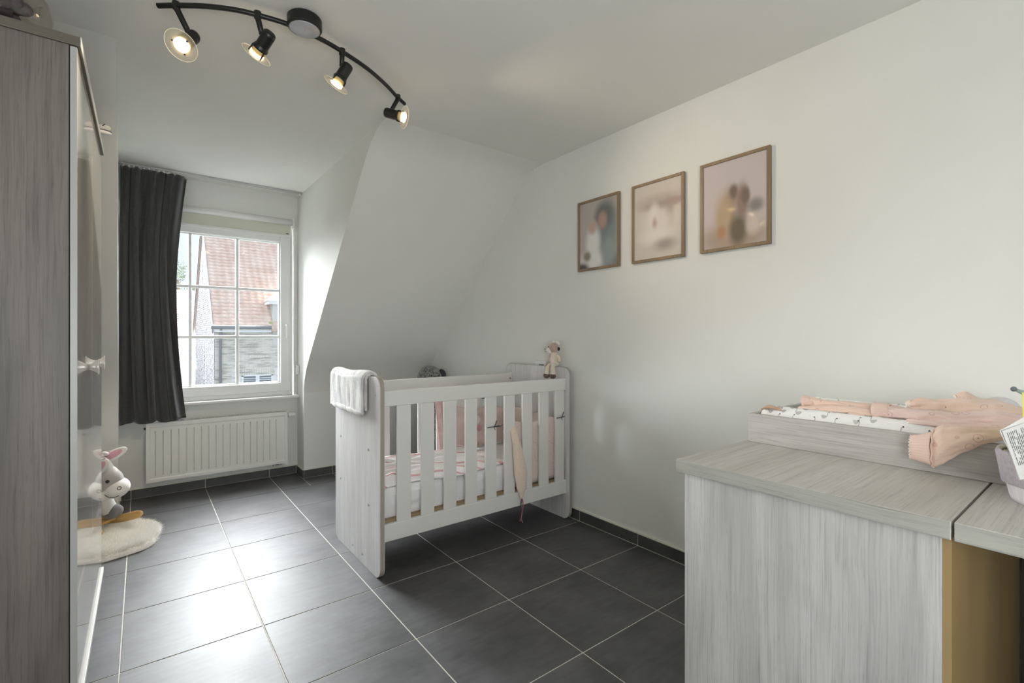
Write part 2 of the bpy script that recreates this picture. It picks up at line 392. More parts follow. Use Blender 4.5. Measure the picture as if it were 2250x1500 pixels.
# roller blind
bl = empty('roller_blind', (.45, YW - .03, 2.10)); tag(bl, 'white roller blind rolled up above the window beside the curtain', 'blind')
def rel(o, *args): return o
def PL(mb, name, m, parent, **k):
    """build a part given in world coordinates under an unrotated thing"""
    o = mb.build(name, m, parent, **k); o.location = -Vector(parent.location); return o
PL(MB().cyl((-.10, YW - .035, 2.128), (1.005, YW - .035, 2.128), .026, 20), 'roll', WHITE, bl, smooth=True)
PL(MB().box(-.09, .995, YW - .030, YW - .028, 2.012, 2.11), 'fabric', mat('blind_cloth', (205, 205, 190), .8), bl)
PL(MB().box(-.092, .997, YW - .036, YW - .022, 2.000, 2.022), 'bottom_bar', WHITE, bl, bevel=.004)
PL(MB().box(.958, .980, YW - .0375, YW - .036, 2.027, 2.034), 'size_tag', mat('dark_tag', (70, 72, 70), .5), bl)
PL(MB().box(1.006, 1.022, YW - .066, YW - .002, 2.075, 2.16), 'bracket', PVC, bl, bevel=.003)
PL(MB().tube([(1.014, YW - .045, 2.08), (1.013, YW - .04, 1.5), (1.020, YW - .04, .92)], .0022, 6), 'chain', PVC, bl)
ch = empty('chain_holder', (XC - .014, YW - .06, .885)); tag(ch, 'small white chain holder screwed to the dormer cheek beside the sill', 'holder')
MB().box(-.012, .013, -.012, .012, -.038, .038).build('body', PVC, ch, bevel=.006)
MB().cyl((-.014, 0, .024), (-.009, 0, .024), .005, 10).build('screw', mat('dark_screw', (60, 60, 60), .4), ch)

# curtain track and curtain
CY = 4.232
tr = empty('curtain_track', (.45, CY, ZC - .01)); tag(tr, 'thin white metal curtain track under the dormer ceiling', 'track')
PL(MB().box(-.128, XC - .004, CY - .010, CY + .010, ZC - .014, ZC - .0005), 'rail', STEEL, tr, bevel=.002)
PL(MB().box(XC - .030, XC - .016, CY - .008, CY + .008, ZC - .030, ZC - .014), 'end_stop', PVC, tr, bevel=.002)
for k in range(12):
    x = -.10 + k * .028
    PL(MB().box(x - .0035, x + .0035, CY - .004, CY + .004, ZC - .028, ZC - .013), 'glider', PVC, tr)
def curt(u, v):
    z = 2.336 - v * (2.336 - .560)
    t = v
    right = .262 - .066 * math.sin(min(1, t / .42) * math.pi / 2) if t < .42 else .196 + .062 * ((t - .42) / .58) ** 1.6
    left = -.122
    x = left + (right - left) * (u ** (1.0 + .15 * t))
    a = .016 + .014 * min(1, t * 3)
    ph = (u + .035 * math.sin(u * 9 + 1.3 * t) + .02 * math.sin(u * 23)) * 2 * math.pi * (6.4 - .9 * t) + .7 * math.sin(2.2 * t + u * 4)
    y = CY + a * math.sin(ph) + .009 * math.sin(u * 47 + t * 2) * max(0, 1 - t * 2.2) + .004 * math.sin(u * 26 + t * 5)
    x += .006 * math.cos(ph)
    if v == 0: z -= .006 * abs(math.sin(u * 37))
    if v == 1: z -= .010 * math.sin(ph * .5 + 1)
    if u > .97: z -= .012 * (1 - t)
    return (x, y, z)
tag(MB().grid(curt, 190, 60).build('curtain', CURT, smooth=True, solid=.002), 'charcoal grey curtain drawn to the left of the window above the radiator', 'curtain')

# ------------------------------------------------------------------ radiator
ra = empty('radiator', (.486, YW - .07, .33)); tag(ra, 'white ribbed panel radiator on the wall under the window', 'radiator')
rx0, rx1, rz0, rz1, ry = .021, .952, .126, .540, 4.272
def ribf(u, v):
    x = rx0 + u * (rx1 - rx0); z = rz0 + v * (rz1 - rz0); y = ry
    iu = (x - rx0) ; iz = z - rz0
    if .05 < iu < (rx1 - rx0) - .045 and .045 < iz < (rz1 - rz0) - .05:
        ph = ((iu - .05) / .0465) % 1.0
        if ph < .14: y += .009
    elif not (.022 < iu < (rx1 - rx0) - .022 and .022 < iz < (rz1 - rz0) - .022): y -= .003
    return (x, y, z)
PL(MB().grid(ribf, 280, 60), 'front_panel', RADW, ra, solid=.0015)
PL(MB().box(rx0 + .004, rx1 - .004, ry + .085, ry + .095, rz0, rz1 - .004), 'back_panel', RADW, ra)
PL(MB().box(rx0, rx0 + .003, ry, ry + .092, rz0 + .012, rz1 + .004), 'side_cover', RADW, ra)
PL(MB().box(rx1 - .003, rx1, ry, ry + .092, rz0 + .012, rz1 + .004), 'side_cover', RADW, ra)
b = MB(); b.box(rx0, rx1, ry - .001, ry + .012, rz1 - .002, rz1 + .006); b.box(rx0, rx1, ry + .082, ry + .096, rz1 - .002, rz1 + .006)
for k in range(78): x = rx0 + .006 + k * (rx1 - rx0 - .012) / 77; b.box(x - .0028, x + .0028, ry + .012, ry + .082, rz1, rz1 + .005)
g = PL(b, 'top_grille', RADW, ra); g['kind'] = 'stuff'
PL(MB().cyl((rx1, ry + .045, .512), (rx1 + .018, ry + .045, .512), .011), 'valve_body', STEEL, ra, smooth=True)
PL(MB().tube([(rx1 + .014, ry + .045, .512), (rx1 + .022, ry + .045, .512), (rx1 + .03, ry + .045, .512), (rx1 + .068, ry + .045, .512), (rx1 + .072, ry + .045, .512)], [.019, .020, .016, .017, .013], 18), 'thermostat_knob', PVC, ra, smooth=True, bevel=.001)
PL(MB().cyl((rx1 - .09, ry + .045, .126), (rx1 - .09, ry + .045, .100), .009).cyl((rx1 - .05, ry + .045, .126), (rx1 - .05, ry + .045, .100), .009).box(rx1 - .10, rx1 - .04, ry + .033, ry + .057, .098, .110).box(rx1 - .075, rx1 - .065, ry + .045, YW, .099, .108), 'pipe_fitting', STEEL, ra)
PL(MB().cyl((rx0 - .012, ry + .045, .505), (rx0, ry + .045, .505), .008), 'vent_plug', mat('dark_plug', (50, 50, 48), .5), ra)
PL(MB().box(rx0 + .04, rx0 + .07, ry + .05, YW, rz1, rz1 + .022), 'wall_bracket', RADW, ra)

# ------------------------------------------------------------------ wardrobe
wd = empty('wardrobe', (-.45, 2.38, 0)); tag(wd, 'tall wardrobe with grey oak side toned dark for shade and glossy white doors at the left', 'wardrobe')
def WP(name, *a, **k):
    m = a[6]; return PL(MB().box(*a[:6]), name, m, wd, **k)
WY0, WY1, WTP = 1.853, 2.902, 2.024
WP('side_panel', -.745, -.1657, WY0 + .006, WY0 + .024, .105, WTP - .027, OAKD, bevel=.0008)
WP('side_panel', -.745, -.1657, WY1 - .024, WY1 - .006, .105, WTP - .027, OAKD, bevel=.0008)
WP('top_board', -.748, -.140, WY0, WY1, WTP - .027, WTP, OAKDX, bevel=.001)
WP('front_trim', -.1405, -.1385, WY0, WY1, WTP - .027, WTP, WHITE)
WP('base_board', -.748, -.140, WY0, WY1, .080, .105, WHITE, bevel=.001)
WP('plinth', -.735, -.175, WY0 + .02, WY1 - .02, 0, .080, WHITE)
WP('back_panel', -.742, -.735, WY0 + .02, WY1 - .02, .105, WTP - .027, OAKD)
WP('gap_shade_sheet', -.1660, -.1630, WY0 + .012, WY1 - .012, .11, WTP - .03, BLACK)  # black sheet standing in for the shade behind the doors
HM = mat('satin_handle', (205, 205, 204), .25, metal=.5)
for (a, c, hy) in ((WY0 + .004, 2.3765, 2.215), (2.3785, WY1 - .003, 2.538)):
    d = WP('door', -.1630, -.1475, a, c, .110, WTP - .031, GLOSSW, bevel=.001)
    b = MB()
    prof = [(-.1475, .010, .006), (-.140, .012, .008), (-.130, .018, .008), (-.123, .023, .009), (-.120, .024, .010)]
    b.tube([(p[0], hy, 1.058) for p in prof], [(p[2], p[1]) for p in prof], 12, up=(0, 0, 1))
    h = b.build('handle', HM, d, smooth=True)
    MB().box(-.1215, -.1178, hy - .010, hy + .010, 1.031, 1.086).build('grip_plate', HM, d, bevel=.0018)
WP('door_edge_strip', -.1622, -.148, WY0 + .0025, WY0 + .0042, .110, WTP - .031, DOOREDGE)

# glass dome with dried flowers on the wardrobe
gv = empty('glass_vase', (-.335, 2.0, 2.024)); tag(gv, 'round clear glass bowl of dried mauve flowers on top of the wardrobe', 'vase')
prof = [(.001, .002), (.07, .003), (.10, .02), (.118, .05), (.122, .09), (.112, .13), (.09, .165), (.06, .18), (.056, .185)]
MB().lathe(prof, 36).build('bowl', GLASS, gv, smooth=True, solid=.003)
b = MB()
for k in range(26):
    t = random.uniform(0, 6.28); r = random.uniform(0, .055); b.ell((r * math.cos(t), r * math.sin(t), random.uniform(.045, .12)), (random.uniform(.02, .034), random.uniform(.02, .03), random.uniform(.01, .022)), Matrix.Rotation(random.uniform(0, 3), 4, 'X'), 8, 6, .3)
tag(b.build('flower_heads', vary(mat('mauve_petal', (96, 80, 94), .8), (60, 54, 62), 30), gv, smooth=True), kind='stuff')
# small shoe hanging over the front edge of the wardrobe
sh = empty('baby_shoe', (-.140, 2.67, 2.024)); sh.scale = (.7, .7, .75); tag(sh, 'small white baby shoe with navy lines at the wardrobe top edge', 'shoe')
R30 = Matrix.Rotation(math.radians(-8), 4, 'Y')
MB().ell((.0, 0, .030), (.052, .026, .022), R30, 20, 12).ell((-.035, 0, .040), (.03, .025, .03), None, 16, 10).build('upper', mat('shoe_cloth', (205, 202, 196), .7), sh, smooth=True, remesh=.004)
MB().lathe([(.001, 0), (.9, 0), (1, .3), (1, .7), (.9, 1), (.001, 1)], 24, Matrix.Translation((-.005, 0, 0)) @ Matrix.Diagonal((.058, .028, .013, 1))).build('sole', mat('shoe_sole', (238, 236, 232), .5), sh, smooth=True)
MB().lathe([(1.0, 0), (1.02, .4), (1.0, 1)], 24, Matrix.Translation((-.005, 0, .012)) @ Matrix.Diagonal((.0575, .0275, .004, 1))).build('stripe', mat('navy', (44, 46, 66), .6), sh, smooth=True)
MB().tube(smooth_path([(.012, -.026, .034), (.02, -.014, .048), (.022, 0, .053), (.02, .014, .048), (.012, .026, .034)], 4), .0028, 6).build('lace_band', mat('navy', (44, 46, 66), .6), sh, smooth=True)

# ------------------------------------------------------------------ track light
tl = empty('track_light', (.486, 1.90, ZC)); tag(tl, 'black curved ceiling track light with four lit spotlights', 'lamp')
def TP(mb, name, m, parent=tl, **k):
    o = mb.build(name, m, parent, **k)
    if parent is tl: o.location = -tl.location
    return o
CN = Vector((.484, 1.905, 0))
TP(MB().lathe([(.001, ZC), (.056, ZC), (.061, ZC - .006), (.061, ZC - .038), (.056, ZC - .044), (.052, ZC - .044)], 40, Matrix.Translation(CN)), 'canopy', BLACKM, smooth=False, bevel=.001)
TP(MB().lathe([(.001, ZC - .0475), (.049, ZC - .0475), (.0535, ZC - .044), (.0535, ZC - .040)], 40, Matrix.Translation(CN)), 'canopy_cap', mat('brushed_cap', (178, 180, 186), .4, metal=.35), smooth=True)
rail = [(.044, 2.096), (.090, 2.059), (.165, 2.005), (.248, 1.961), (.326, 1.938), (.437, 1.925), (.552, 1.943), (.647, 1.975), (.768, 2.030), (.880, 2.103), (.973, 2.179), (1.038, 2.227)]
rp_ = smooth_path([(x, y, 2.325) for x, y in rail], 6)
TP(MB().tube(rp_, .0088, 12), 'rail', BLACKM, smooth=True)
GLD = .058
WARM = (1.0, .80, .55)
heads = [((.095, 2.056, 2.325), (.122, 2.001, 2.228), (.104, 1.969, 2.146), (-.422, -.507, -.752)),
         ((.331, 1.937, 2.325), (.341, 1.915, 2.250), (.3305, 1.9606, 2.1913), (-.33, .68, -.58)),
         ((.647, 1.976, 2.325), (.640, 1.970, 2.268), (.6234, 1.981, 2.184), (-.432, .271, -.860)),
         ((.985, 2.188, 2.325), (.948, 2.160, 2.258), (.9829, 2.1082, 2.1987), (.68, -.60, -.27))]
PRONG = BLACKM
for i, (top, jt, dc, dr) in enumerate(heads):
    d = Vector(dr).normalized(); o0 = Vector(dc) - d * .090; st = Vector(jt)
    M = axisM(o0, d)
    TP(MB().cyl((top[0], top[1], 2.337), (top[0], top[1], 2.312), .0125, 16), 'clamp', BLACKM, bevel=.001)
    j = o0 + d * .016 + (st - (o0 + d * .016)).normalized() * .022
    TP(MB().tube([(top[0], top[1], 2.318), tuple(Vector((top[0], top[1], 2.318)).lerp(j, .15)), tuple(j)], [(.0115), (.0100), (.0092)], 12), 'stem', BLACKM, smooth=True)
    TP(MB().ell(j, (.0095, .0095, .0095), None, 14, 10), 'joint', BLACKM, smooth=True)
    body = TP(MB().lathe([(.001, -.010), (.015, -.010), (.0205, -.006), (.0225, .002), (.0225, .048), (.0265, .058), (.0265, .064), (.0245, .064), (.021, .05), (.001, .045)], 30, M), 'spot_head', BLACKM, bevel=.0008)
    for k in range(3):
        t = k * 2.094 + .4; x, y = .0255 * math.cos(t), .0255 * math.sin(t)
        MB().tube([M @ Vector((x, y, .060)), M @ Vector((x * 1.10, y * 1.10, .0885))], .0030, 6).build('prong', PRONG, body, smooth=True)
    MB().lathe([(.0235, .0880), (.0515, .0890)], 48, M).build('glass_disc', FROST, body, smooth=True)
    MB().tube([M @ Vector((.0515 * math.cos(t), .0515 * math.sin(t), .089)) for t in np.linspace(0, 2 * math.pi, 49)], .0011, 6).build('disc_edge', mat('glass_edge', (244, 238, 214), .2), body, smooth=True)
    MB().lathe([(.001, .050), (.019, .054), (.0235, .070), (.0235, .074), (.022, .080)], 28, M).build('bulb_reflector', mat('bulb_glow_glass', (236, 206, 140), .2), body, smooth=True)
    MB().lathe([(.001, .0925), (.0200, .0915), (.0236, .0885), (.0236, .080)], 28, M).build('lens', LAMPON, body, smooth=True)
    L = bpy.data.lights.new('bulb', 'SPOT'); L.energy = 20; L.color = WARM; L.spot_size = math.radians(84); L.spot_blend = 1.0; L.shadow_soft_size = .02
    lo = bpy.data.objects.new('bulb', L); COL.objects.link(lo); lo.location = Vector(dc) + d * .006; lo.rotation_euler = d.to_track_quat('-Z', 'Y').to_euler()

# ------------------------------------------------------------------ crib
cr = empty('crib', (1.52, 2.52, 0)); tag(cr, 'baby crib with pale oak end panels and white slatted sides', 'crib')
def CP(mb, name, m, **k): return PL(mb, name, m, cr, **k)
def rpoly(y0, y1, z0, z1, r, n=8):
    pts = []
    for cx, cz, a0 in ((y1 - r, z0 + r, -90), (y1 - r, z1 - r, 0), (y0 + r, z1 - r, 90), (y0 + r, z0 + r, 180)):
        for k in range(n + 1):
            a = math.radians(a0 + 90 * k / n); pts.append((cx + r * math.cos(a), cz + r * math.sin(a)))
    return pts
for (a, c) in ((.895, .921), (2.145, 2.171)):
    p = CP(MB().prism(rpoly(2.192, 2.850, 0, .967, .055), a, c, 'X'), 'end_panel', OAKC, bevel=.0015)
    MB().prism(rpoly(2.1915, 2.8505, -.0005 + .0005, .9675, .055), a + .003, c - .003, 'X').build('edge_band', CRIBEDGE, p)
YF, YR_ = 2.228, 2.795
for (y, nm) in ((YF, 'f'), (YR_, 'r')):
    CP(MB().box(.921, 2.145, y - .010, y + .014, .824, .898), 'top_rail', SLATW, bevel=.003)
    CP(MB().box(.921, 2.145, y - .010, y + .014, .166, .250), 'bottom_rail', SLATW, bevel=.003)
    for k in range(9):
        x = .996 + k * .1326
        CP(MB().box(x, x + .075, y - .006, y + .008, .250, .824), 'slat', SLATW, bevel=.0025)
for (y, z) in ((2.335, .60), (2.335, .325), (2.755, .60), (2.755, .36), (2.42, .05), (2.56, .05)):
    CP(MB().cyl((.8915, y, z), (.8952, y, z), .006, 12), 'screw', STEEL)
CP(MB().cyl((.8925, 2.245, .88), (.8952, 2.245, .88), .004, 10), 'screw', STEEL)
CP(MB().box(2.108, 2.140, YR_ - .014, YR_ - .010, .815, .905), 'rail_bracket', SLATW, bevel=.003)
CP(MB().cyl((2.124, YR_ - .016, .862), (2.124, YR_ - .0135, .862), .005, 10), 'bracket_screw', mat('dark_screw', (60, 60, 60), .4))
CP(MB().box(2.100, 2.145, YF + .016, YF + .020, .150, .170), 'fitting', STEEL)
CP(MB().box(.925, 2.141, YF + .016, YR_ - .014, .232, .262), 'bed_base', SLATWOOD, bevel=.002)
# mattress
def softbox(x0, x1, y0, y1, z0, z1, r=.03, n=40, m=20, wr=.0, seed=0):
    b = MB()
    def f(u, v):
        x = x0 + (x1 - x0) * u; y = y0 + (y1 - y0) * v
        du = min(u, 1 - u) * (x1 - x0); dv = min(v, 1 - v) * (y1 - y0)
        d = min(du, dv, r); z = z1 - (r - math.sqrt(max(0, r * r - (r - d) ** 2)))
        z += wr * noise.noise(Vector((x * 9 + seed, y * 26, 0))) * min(1, d / r + .1)
        return (x, y, z)
    b.grid(f, n, m)
    def side(pa, pb, k):
        def g(u, v):
            x = pa[0] + (pb[0] - pa[0]) * u; y = pa[1] + (pb[1] - pa[1]) * u
            z = (z1 - r) + (z0 - z1 + r) * v
            nx, ny = (pb[1] - pa[1]), -(pb[0] - pa[0]); L = math.hypot(nx, ny)
            bu = .004 * math.sin(v * math.pi) + wr * .8 * noise.noise(Vector((x * 20 + seed, z * 60, y * 20))) * math.sin(v * math.pi) * 1.0
            return (x + nx / L * bu, y + ny / L * bu, z)
        return g
    c = [(x0, y0), (x1, y0), (x1, y1), (x0, y1)]
    for k in range(4): b.grid(side(c[k], c[(k + 1) % 4], k), n, 10)
    b.add([(x0, y0, z0), (x1, y0, z0), (x1, y1, z0), (x0, y1, z0)], [(0, 1, 2, 3)])
    return b
SHEET = mat('white_sheet', (236, 235, 236), .8, sheen=.2)
tag(softbox(.928, 2.138, YF + .044, YR_ - .016, .263, .405, .035, 90, 40, .010).build('mattress', SHEET, smooth=True, merge=True), 'white mattress with a creased fitted sheet inside the crib', 'mattress')
# striped blanket
def stripe_mat():
    m = mat('pink_stripe_cotton', (240, 236, 234), .85, sheen=.2); n, l, b = nodes(m)
    t = n.new('ShaderNodeTexCoord'); mp = n.new('ShaderNodeMapping'); mp.inputs['Rotation'].default_value = (0, 0, math.radians(14)); l.new(t.outputs['Object'], mp.inputs['Vector'])
    w = n.new('ShaderNodeTexWave'); w.bands_direction = 'Y'; w.inputs['Scale'].default_value = 2.9; w.inputs['Distortion'].default_value = 1.6; w.inputs['Detail'].default_value = 1; w.inputs['Detail Scale'].default_value = 1.2; l.new(mp.outputs[0], w.inputs['Vector'])
    r = n.new('ShaderNodeValToRGB'); e = r.color_ramp.elements
    e[0].position = .0; e[0].color = lin((244, 240, 238)); e[1].position = .55; e[1].color = lin((244, 240, 238))
    q = e.new(.60); q.color = lin((208, 160, 160)); q = e.new(.82); q.color = lin((224, 184, 182)); q = e.new(.88); q.color = lin((243, 238, 236))
    l.new(w.outputs['Fac'], r.inputs['Fac']); l.new(r.outputs['Color'], b.inputs['Base Color']); return m
def blank(u, v):
    x = .940 + u * .80; y = 2.274 + v * .47 + .018 * math.sin(u * 9)
    e = min(u, 1 - u, v, 1 - v); z = .405 + .030 * min(1, e * 9) + .020 * noise.noise(Vector((x * 6, y * 16, 3))) + .007 * math.sin(y * 70 + x * 12) * min(1, e * 6) + .012
    if e < .001: z = .409
    return (x, y + .01 * math.sin(u * 7) , z)
tag(MB().grid(blank, 90, 60).build('blanket', stripe_mat(), smooth=True, solid=.006), 'rumpled pink and white striped blanket on the crib mattress', 'blanket')
# bumpers
def speck(name, c1, c2, sc=70):
    m = mat(name, c1, .9, sheen=.3); n, l, b = nodes(m)
    t = n.new('ShaderNodeTexCoord'); v = n.new('ShaderNodeTexVoronoi'); v.inputs['Scale'].default_value = sc; l.new(t.outputs['Object'], v.inputs['Vector'])
    r = n.new('ShaderNodeValToRGB'); r.color_ramp.elements[0].position = .14; r.color_ramp.elements[1].position = .2; r.color_ramp.elements[0].color = lin(c2); r.color_ramp.elements[1].color = lin(c1)
    l.new(v.outputs['Distance'], r.inputs['Fac']); l.new(r.outputs['Color'], b.inputs['Base Color']); return m
PINK = speck('pink_speckled_cloth', (216, 198, 190), (178, 148, 146))
ROSE = vary(mat('dusty_rose_cloth', (196, 178, 170), .9, sheen=.3), (216, 196, 190), 12)
TIE = mat('grey_tie', (92, 88, 90), .7)
def pad(fn, nu, nv, th):
    """padded sheet: fn(u,v)->(point, outward) ; closed front/back"""
    b = MB(); F = []; B = []
    for i in range(nu + 1):
        for j in range(nv + 1):
            u, v = i / nu, j / nv; p, nrm = fn(u, v); p = Vector(p); nrm = Vector(nrm)
            e = min(1, min(u, 1 - u) * 14) ** .5 * min(1, min(v, 1 - v) * 7) ** .5
            t = th * (.12 + .88 * e) + .003 * noise.noise(p * 22)
            F.append(p + nrm * t); B.append(p - nrm * t)
    w = nv + 1; n = len(F); fs = []
    for i in range(nu):
        for j in range(nv):
            a = i * w + j; fs.append((a, a + w, a + w + 1, a + 1)); fs.append((n + a, n + a + 1, n + a + w + 1, n + a + w))
    ed = [i * w for i in range(nu + 1)] + [nu * w + j for j in range(1, nv + 1)] + [i * w + nv for i in range(nu - 1, -1, -1)] + [j for j in range(nv - 1, 0, -1)]
    for k in range(len(ed)): a, c = ed[k], ed[(k + 1) % len(ed)]; fs.append((a, n + a, n + c, c))
    return b.add(F + B, fs)
bu = empty('crib_bumper', (1.9, 2.5, .36)); tag(bu, 'padded pink crib bumper tied along the far end of the crib', 'bumper')
def BP(mb, name, m, **k): return PL(mb, name, m, bu, **k)
BP(pad(lambda u, v: ((1.545 + .55 * u, 2.744 - .020 * (1 - v) - .01 * math.sin(u * 9), .418 + v * (.285 - .04 * u + .012 * math.sin(u * 11))), (0, 1, 0)), 40, 14, .013), 'rear_pad', ROSE, smooth=True)
BP(pad(lambda u, v: ((2.118 - .012 * math.sin(u * 7), 2.33 + .39 * u, .418 + v * (.235 + .01 * math.sin(u * 9))), (1, 0, 0)), 30, 14, .013), 'end_pad', PINK, smooth=True)
BP(pad(lambda u, v: ((1.672 + .440 * u + (1 - v) * .035 * (1 - u), 2.2535, .272 + v * (.378 - .03 * math.exp(-((u - .02) / .1) ** 2) + .012 * math.sin(u * 10))), (0, 1, 0)), 40, 16,   .0115), 'front_pad', PINK, smooth=True)
# applique shapes on the rear pad
BP(MB().ell((1.79, 2.722, .60), (.036, .006, .030)).ell((1.752, 2.720, .565), (.020, .006, .024)), 'white_applique', mat('white_felt', (226, 222, 218), .9), smooth=True)
BP(MB().ell((1.812, 2.716, .545), (.020, .006, .020)), 'pink_applique', mat('pink_felt', (206, 150, 156), .9), smooth=True)
BP(MB().tube([(1.78 + .030 * math.cos(t), 2.705, .425 + .030 * math.sin(t)) for t in np.linspace(0, 5.2, 20)], .006, 8), 'curl_applique', mat('cream_felt', (216, 200, 176), .9), smooth=True)
def bow(c, s=1.0, lean=0):
    x, y, z = c; b = MB()
    b.tube(smooth_path([(x - .036 * s, y, z - .002), (x - .012, y - .006, z), (x + .012, y - .006, z + .001), (x + .034 * s, y, z + .002)], 4), [(.0014, .0032)] * 13, 6)
    b.tube(smooth_path([(x, y - .008, z), (x + .006, y - .012, z + .014), (x + .016 + lean, y - .010, z + .034)], 4), [(.0014, .0034)] * 9, 6)
    b.tube(smooth_path([(x, y - .008, z), (x - .002 - lean, y - .012, z - .008), (x + .006 - lean, y - .010, z - .018)], 4), [(.0014, .0034)] * 9, 6)
    b.ell((x, y - .009, z), (.006, .005, .005), None, 8, 6); return b
BP(bow((2.095, YF - .012, .655)), 'tie', TIE, smooth=True)
BP(bow((1.575, YF - .012, .655), 1.2), 'tie', TIE, smooth=True)
BP(MB().tube(smooth_path([(1.575, YF - .014, .655), (1.61, YF - .012, .652), (1.645, YF + .01, .648), (1.675, YF + .04, .648)], 5), [(.0014, .003)] * 16, 6), 'tie', TIE, smooth=True)
BP(bow((1.92, YR_ - .012, .735), 1.2), 'tie', TIE, smooth=True)
# rose drape hanging at the middle of the rear side
tag(pad(lambda u, v: ((1.520 + .075 * u - .035 * v, 2.738 + .010 * math.sin(u * 12) ,   .425 + v * .34), (.2, 1, 0)), 14, 26, .010).build('muslin_cloth', vary(mat('rose_muslin', (216, 190, 186), .9), (198, 164, 162), 20), smooth=True), 'narrow folded rose muslin cloth hanging inside the crib rear slats', 'cloth')
# bag hanging outside between slats
hp = empty('hanging_pouch', (1.765, 2.208, .50)); tag(hp, 'pink cloth pouch with grey and pink cords hanging outside the crib slats', 'pouch')
pth = smooth_path([(1.715, 2.262, .650), (1.718, 2.232, .630), (1.726, 2.205, .560), (1.742, 2.200, .46), (1.755, 2.196, .37), (1.762, 2.197, .29), (1.764, 2.198, .235), (1.764, 2.198, .215)], 5)
rd = lerp_list([(.014, .008), (.022, .012), (.026, .014), (.036, .017), (.046, .019), (.036, .017), (.014, .010), (.007, .006)], 5)
PL(MB().tube(pth, rd, 22, up=(0, 1, 0)), 'pouch_body', speck('peach_speckled_cloth', (226, 208, 192), (190, 156, 150), 90), hp, smooth=True)
PL(MB().tube(smooth_path([(1.764, 2.196, .22), (1.756, 2.194, .18), (1.766, 2.194, .14), (1.758, 2.195, .105), (1.748, 2.196, .085)], 5), .0035, 6), 'grey_cord', TIE, hp, smooth=True)
PL(MB().tube(smooth_path([(1.764, 2.196, .22), (1.772, 2.193, .18), (1.762, 2.192, .13), (1.756, 2.193, .10), (1.768, 2.194, .075)], 5), .0032, 6), 'pink_cord', mat('pink_cord', (172, 96, 112), .7), hp, smooth=True)

# towel over the near end panel
def towel():
    m = mat('grey_white_fleece', (228, 228, 226), .95, sheen=.5); return vary(m, (186, 186, 190), 26, 5, .48, .66, (1, 1, .35), .35, 260)
TW = towel(); TW2 = vary(mat('grey_fleece_back', (176, 174, 180), .95, sheen=.4), (214, 212, 214), 30)
two = empty('towel', (.9, 2.58, .98)); tag(two, 'folded white and grey fleece cloth draped over the near crib end', 'towel')
def tow(off, ylo, yhi, dn_out, dn_in, w=.004):
    def f(u, v):
        # v runs outside-bottom -> over -> inside-bottom
        y = ylo + (yhi - ylo) * u
        Lo, Li = dn_out, dn_in; top = .967 + .006 + off; xo = .895 - .005 - off; xi = .921 + .005 + off
        hw = (xi - xo) / 2; L = Lo + math.pi * hw + Li; s = v * L
        if s < Lo: x, z = xo, top - hw - (Lo - s)
        elif s < Lo + math.pi * hw:
            a = (s - Lo) / hw; x = (xo + xi) / 2 - hw * math.cos(a); z = top - hw + hw * math.sin(a) * .8
        else: x, z = xi, top - hw - (s - Lo - math.pi * hw)
        yy = abs(u - .5) * 2
        z += .006 * math.sin(u * 6 + 1) * (1 if z > .9 else .5) - .02 * max(0, yy - .85)
        x -= w * (1 + noise.noise(Vector((y * 22, z * 7, off * 50)))) * (1 if s < Lo else -.4)
        y += .006 * noise.noise(Vector((z * 9, off * 90, 2)))
        return (x, y, z)
    return f
PL(MB().grid(tow(.004, 2.325, 2.86, .16, .13), 40, 60), 'inner_layer', TW2, two, smooth=True, solid=.008)
PL(MB().grid(tow(.016, 2.345, 2.845, .178, .02), 40, 60), 'outer_layer', TW, two, smooth=True, solid=.010)
# rolled bottom fold
b = MB()
pts = [(.873 + .002 * math.sin(k), 2.350 + .49 * k / 16, .782 + .003 * math.sin(k * 1.7)) for k in range(17)]
b.tube(pts, [(.006, .010)] + [(.012, .017)] * 15 + [(.006, .010)], 16)
PL(b, 'bottom_fold', TW, two, smooth=True)

# ------------------------------------------------------------------ plush toys
FUR_W = mat('plush_white', (232, 228, 222), .95, sheen=.5)
FUR_B = mat('plush_beige', (176, 158, 142), .95, sheen=.5)
FUR_C = mat('plush_cream', (214, 204, 184), .95, sheen=.5)
FUR_D = mat('plush_brown', (96, 76, 72), .95, sheen=.4)
FUR_P = mat('plush_pink', (208, 158, 172), .95, sheen=.5)
FUR_G = mat('plush_grey', (168, 163, 160), .95, sheen=.5)
THREAD = mat('dark_thread', (60, 56, 60), .7)
pt = empty('plush_donkey', (2.150, 2.335, .968)); pt.scale = (.9, .9, .9); tag(pt, 'small beige plush donkey sitting on the far end of the crib', 'plush toy')
MB().ell((0, 0, .060), (.030, .034, .055)).ell((0, 0, .018), (.034, .040, .022)).build('body', FUR_C, pt, smooth=True, remesh=.004)
MB().ell((-.018, .004, .045), (.018, .022, .034)).build('bib', mat('plush_blush', (226, 208, 204), .95), pt, smooth=True)
hd = MB().ell((-.004, .004, .135), (.036, .036, .036)).build('head', FUR_B, pt, smooth=True)
MB().ell((-.026, .030, .116), (.026, .026, .025)).build('muzzle', FUR_W, hd, smooth=True)
for s, t in ((-1, 0), (1, 0)):
    MB().ell((.004, -.030 * -s - .004, .172), (.010, .024, .012), Matrix.Rotation(s * -.5, 4, 'X')).build('ear', FUR_W, hd, smooth=True)
MB().ell((.012, -.034, .128), (.010, .007, .014)).build('mane', mat('dark_mane', (50, 44, 46), .9), hd, smooth=True)
MB().tube(smooth_path([(-.044, .052, .112), (-.050, .040, .106), (-.052, .026, .110)], 5), .0012, 6).build('mouth', THREAD, hd)
MB().ell((-.050, .046, .126), (.002, .003, .004), None, 8, 6).build('nostril', THREAD, hd)
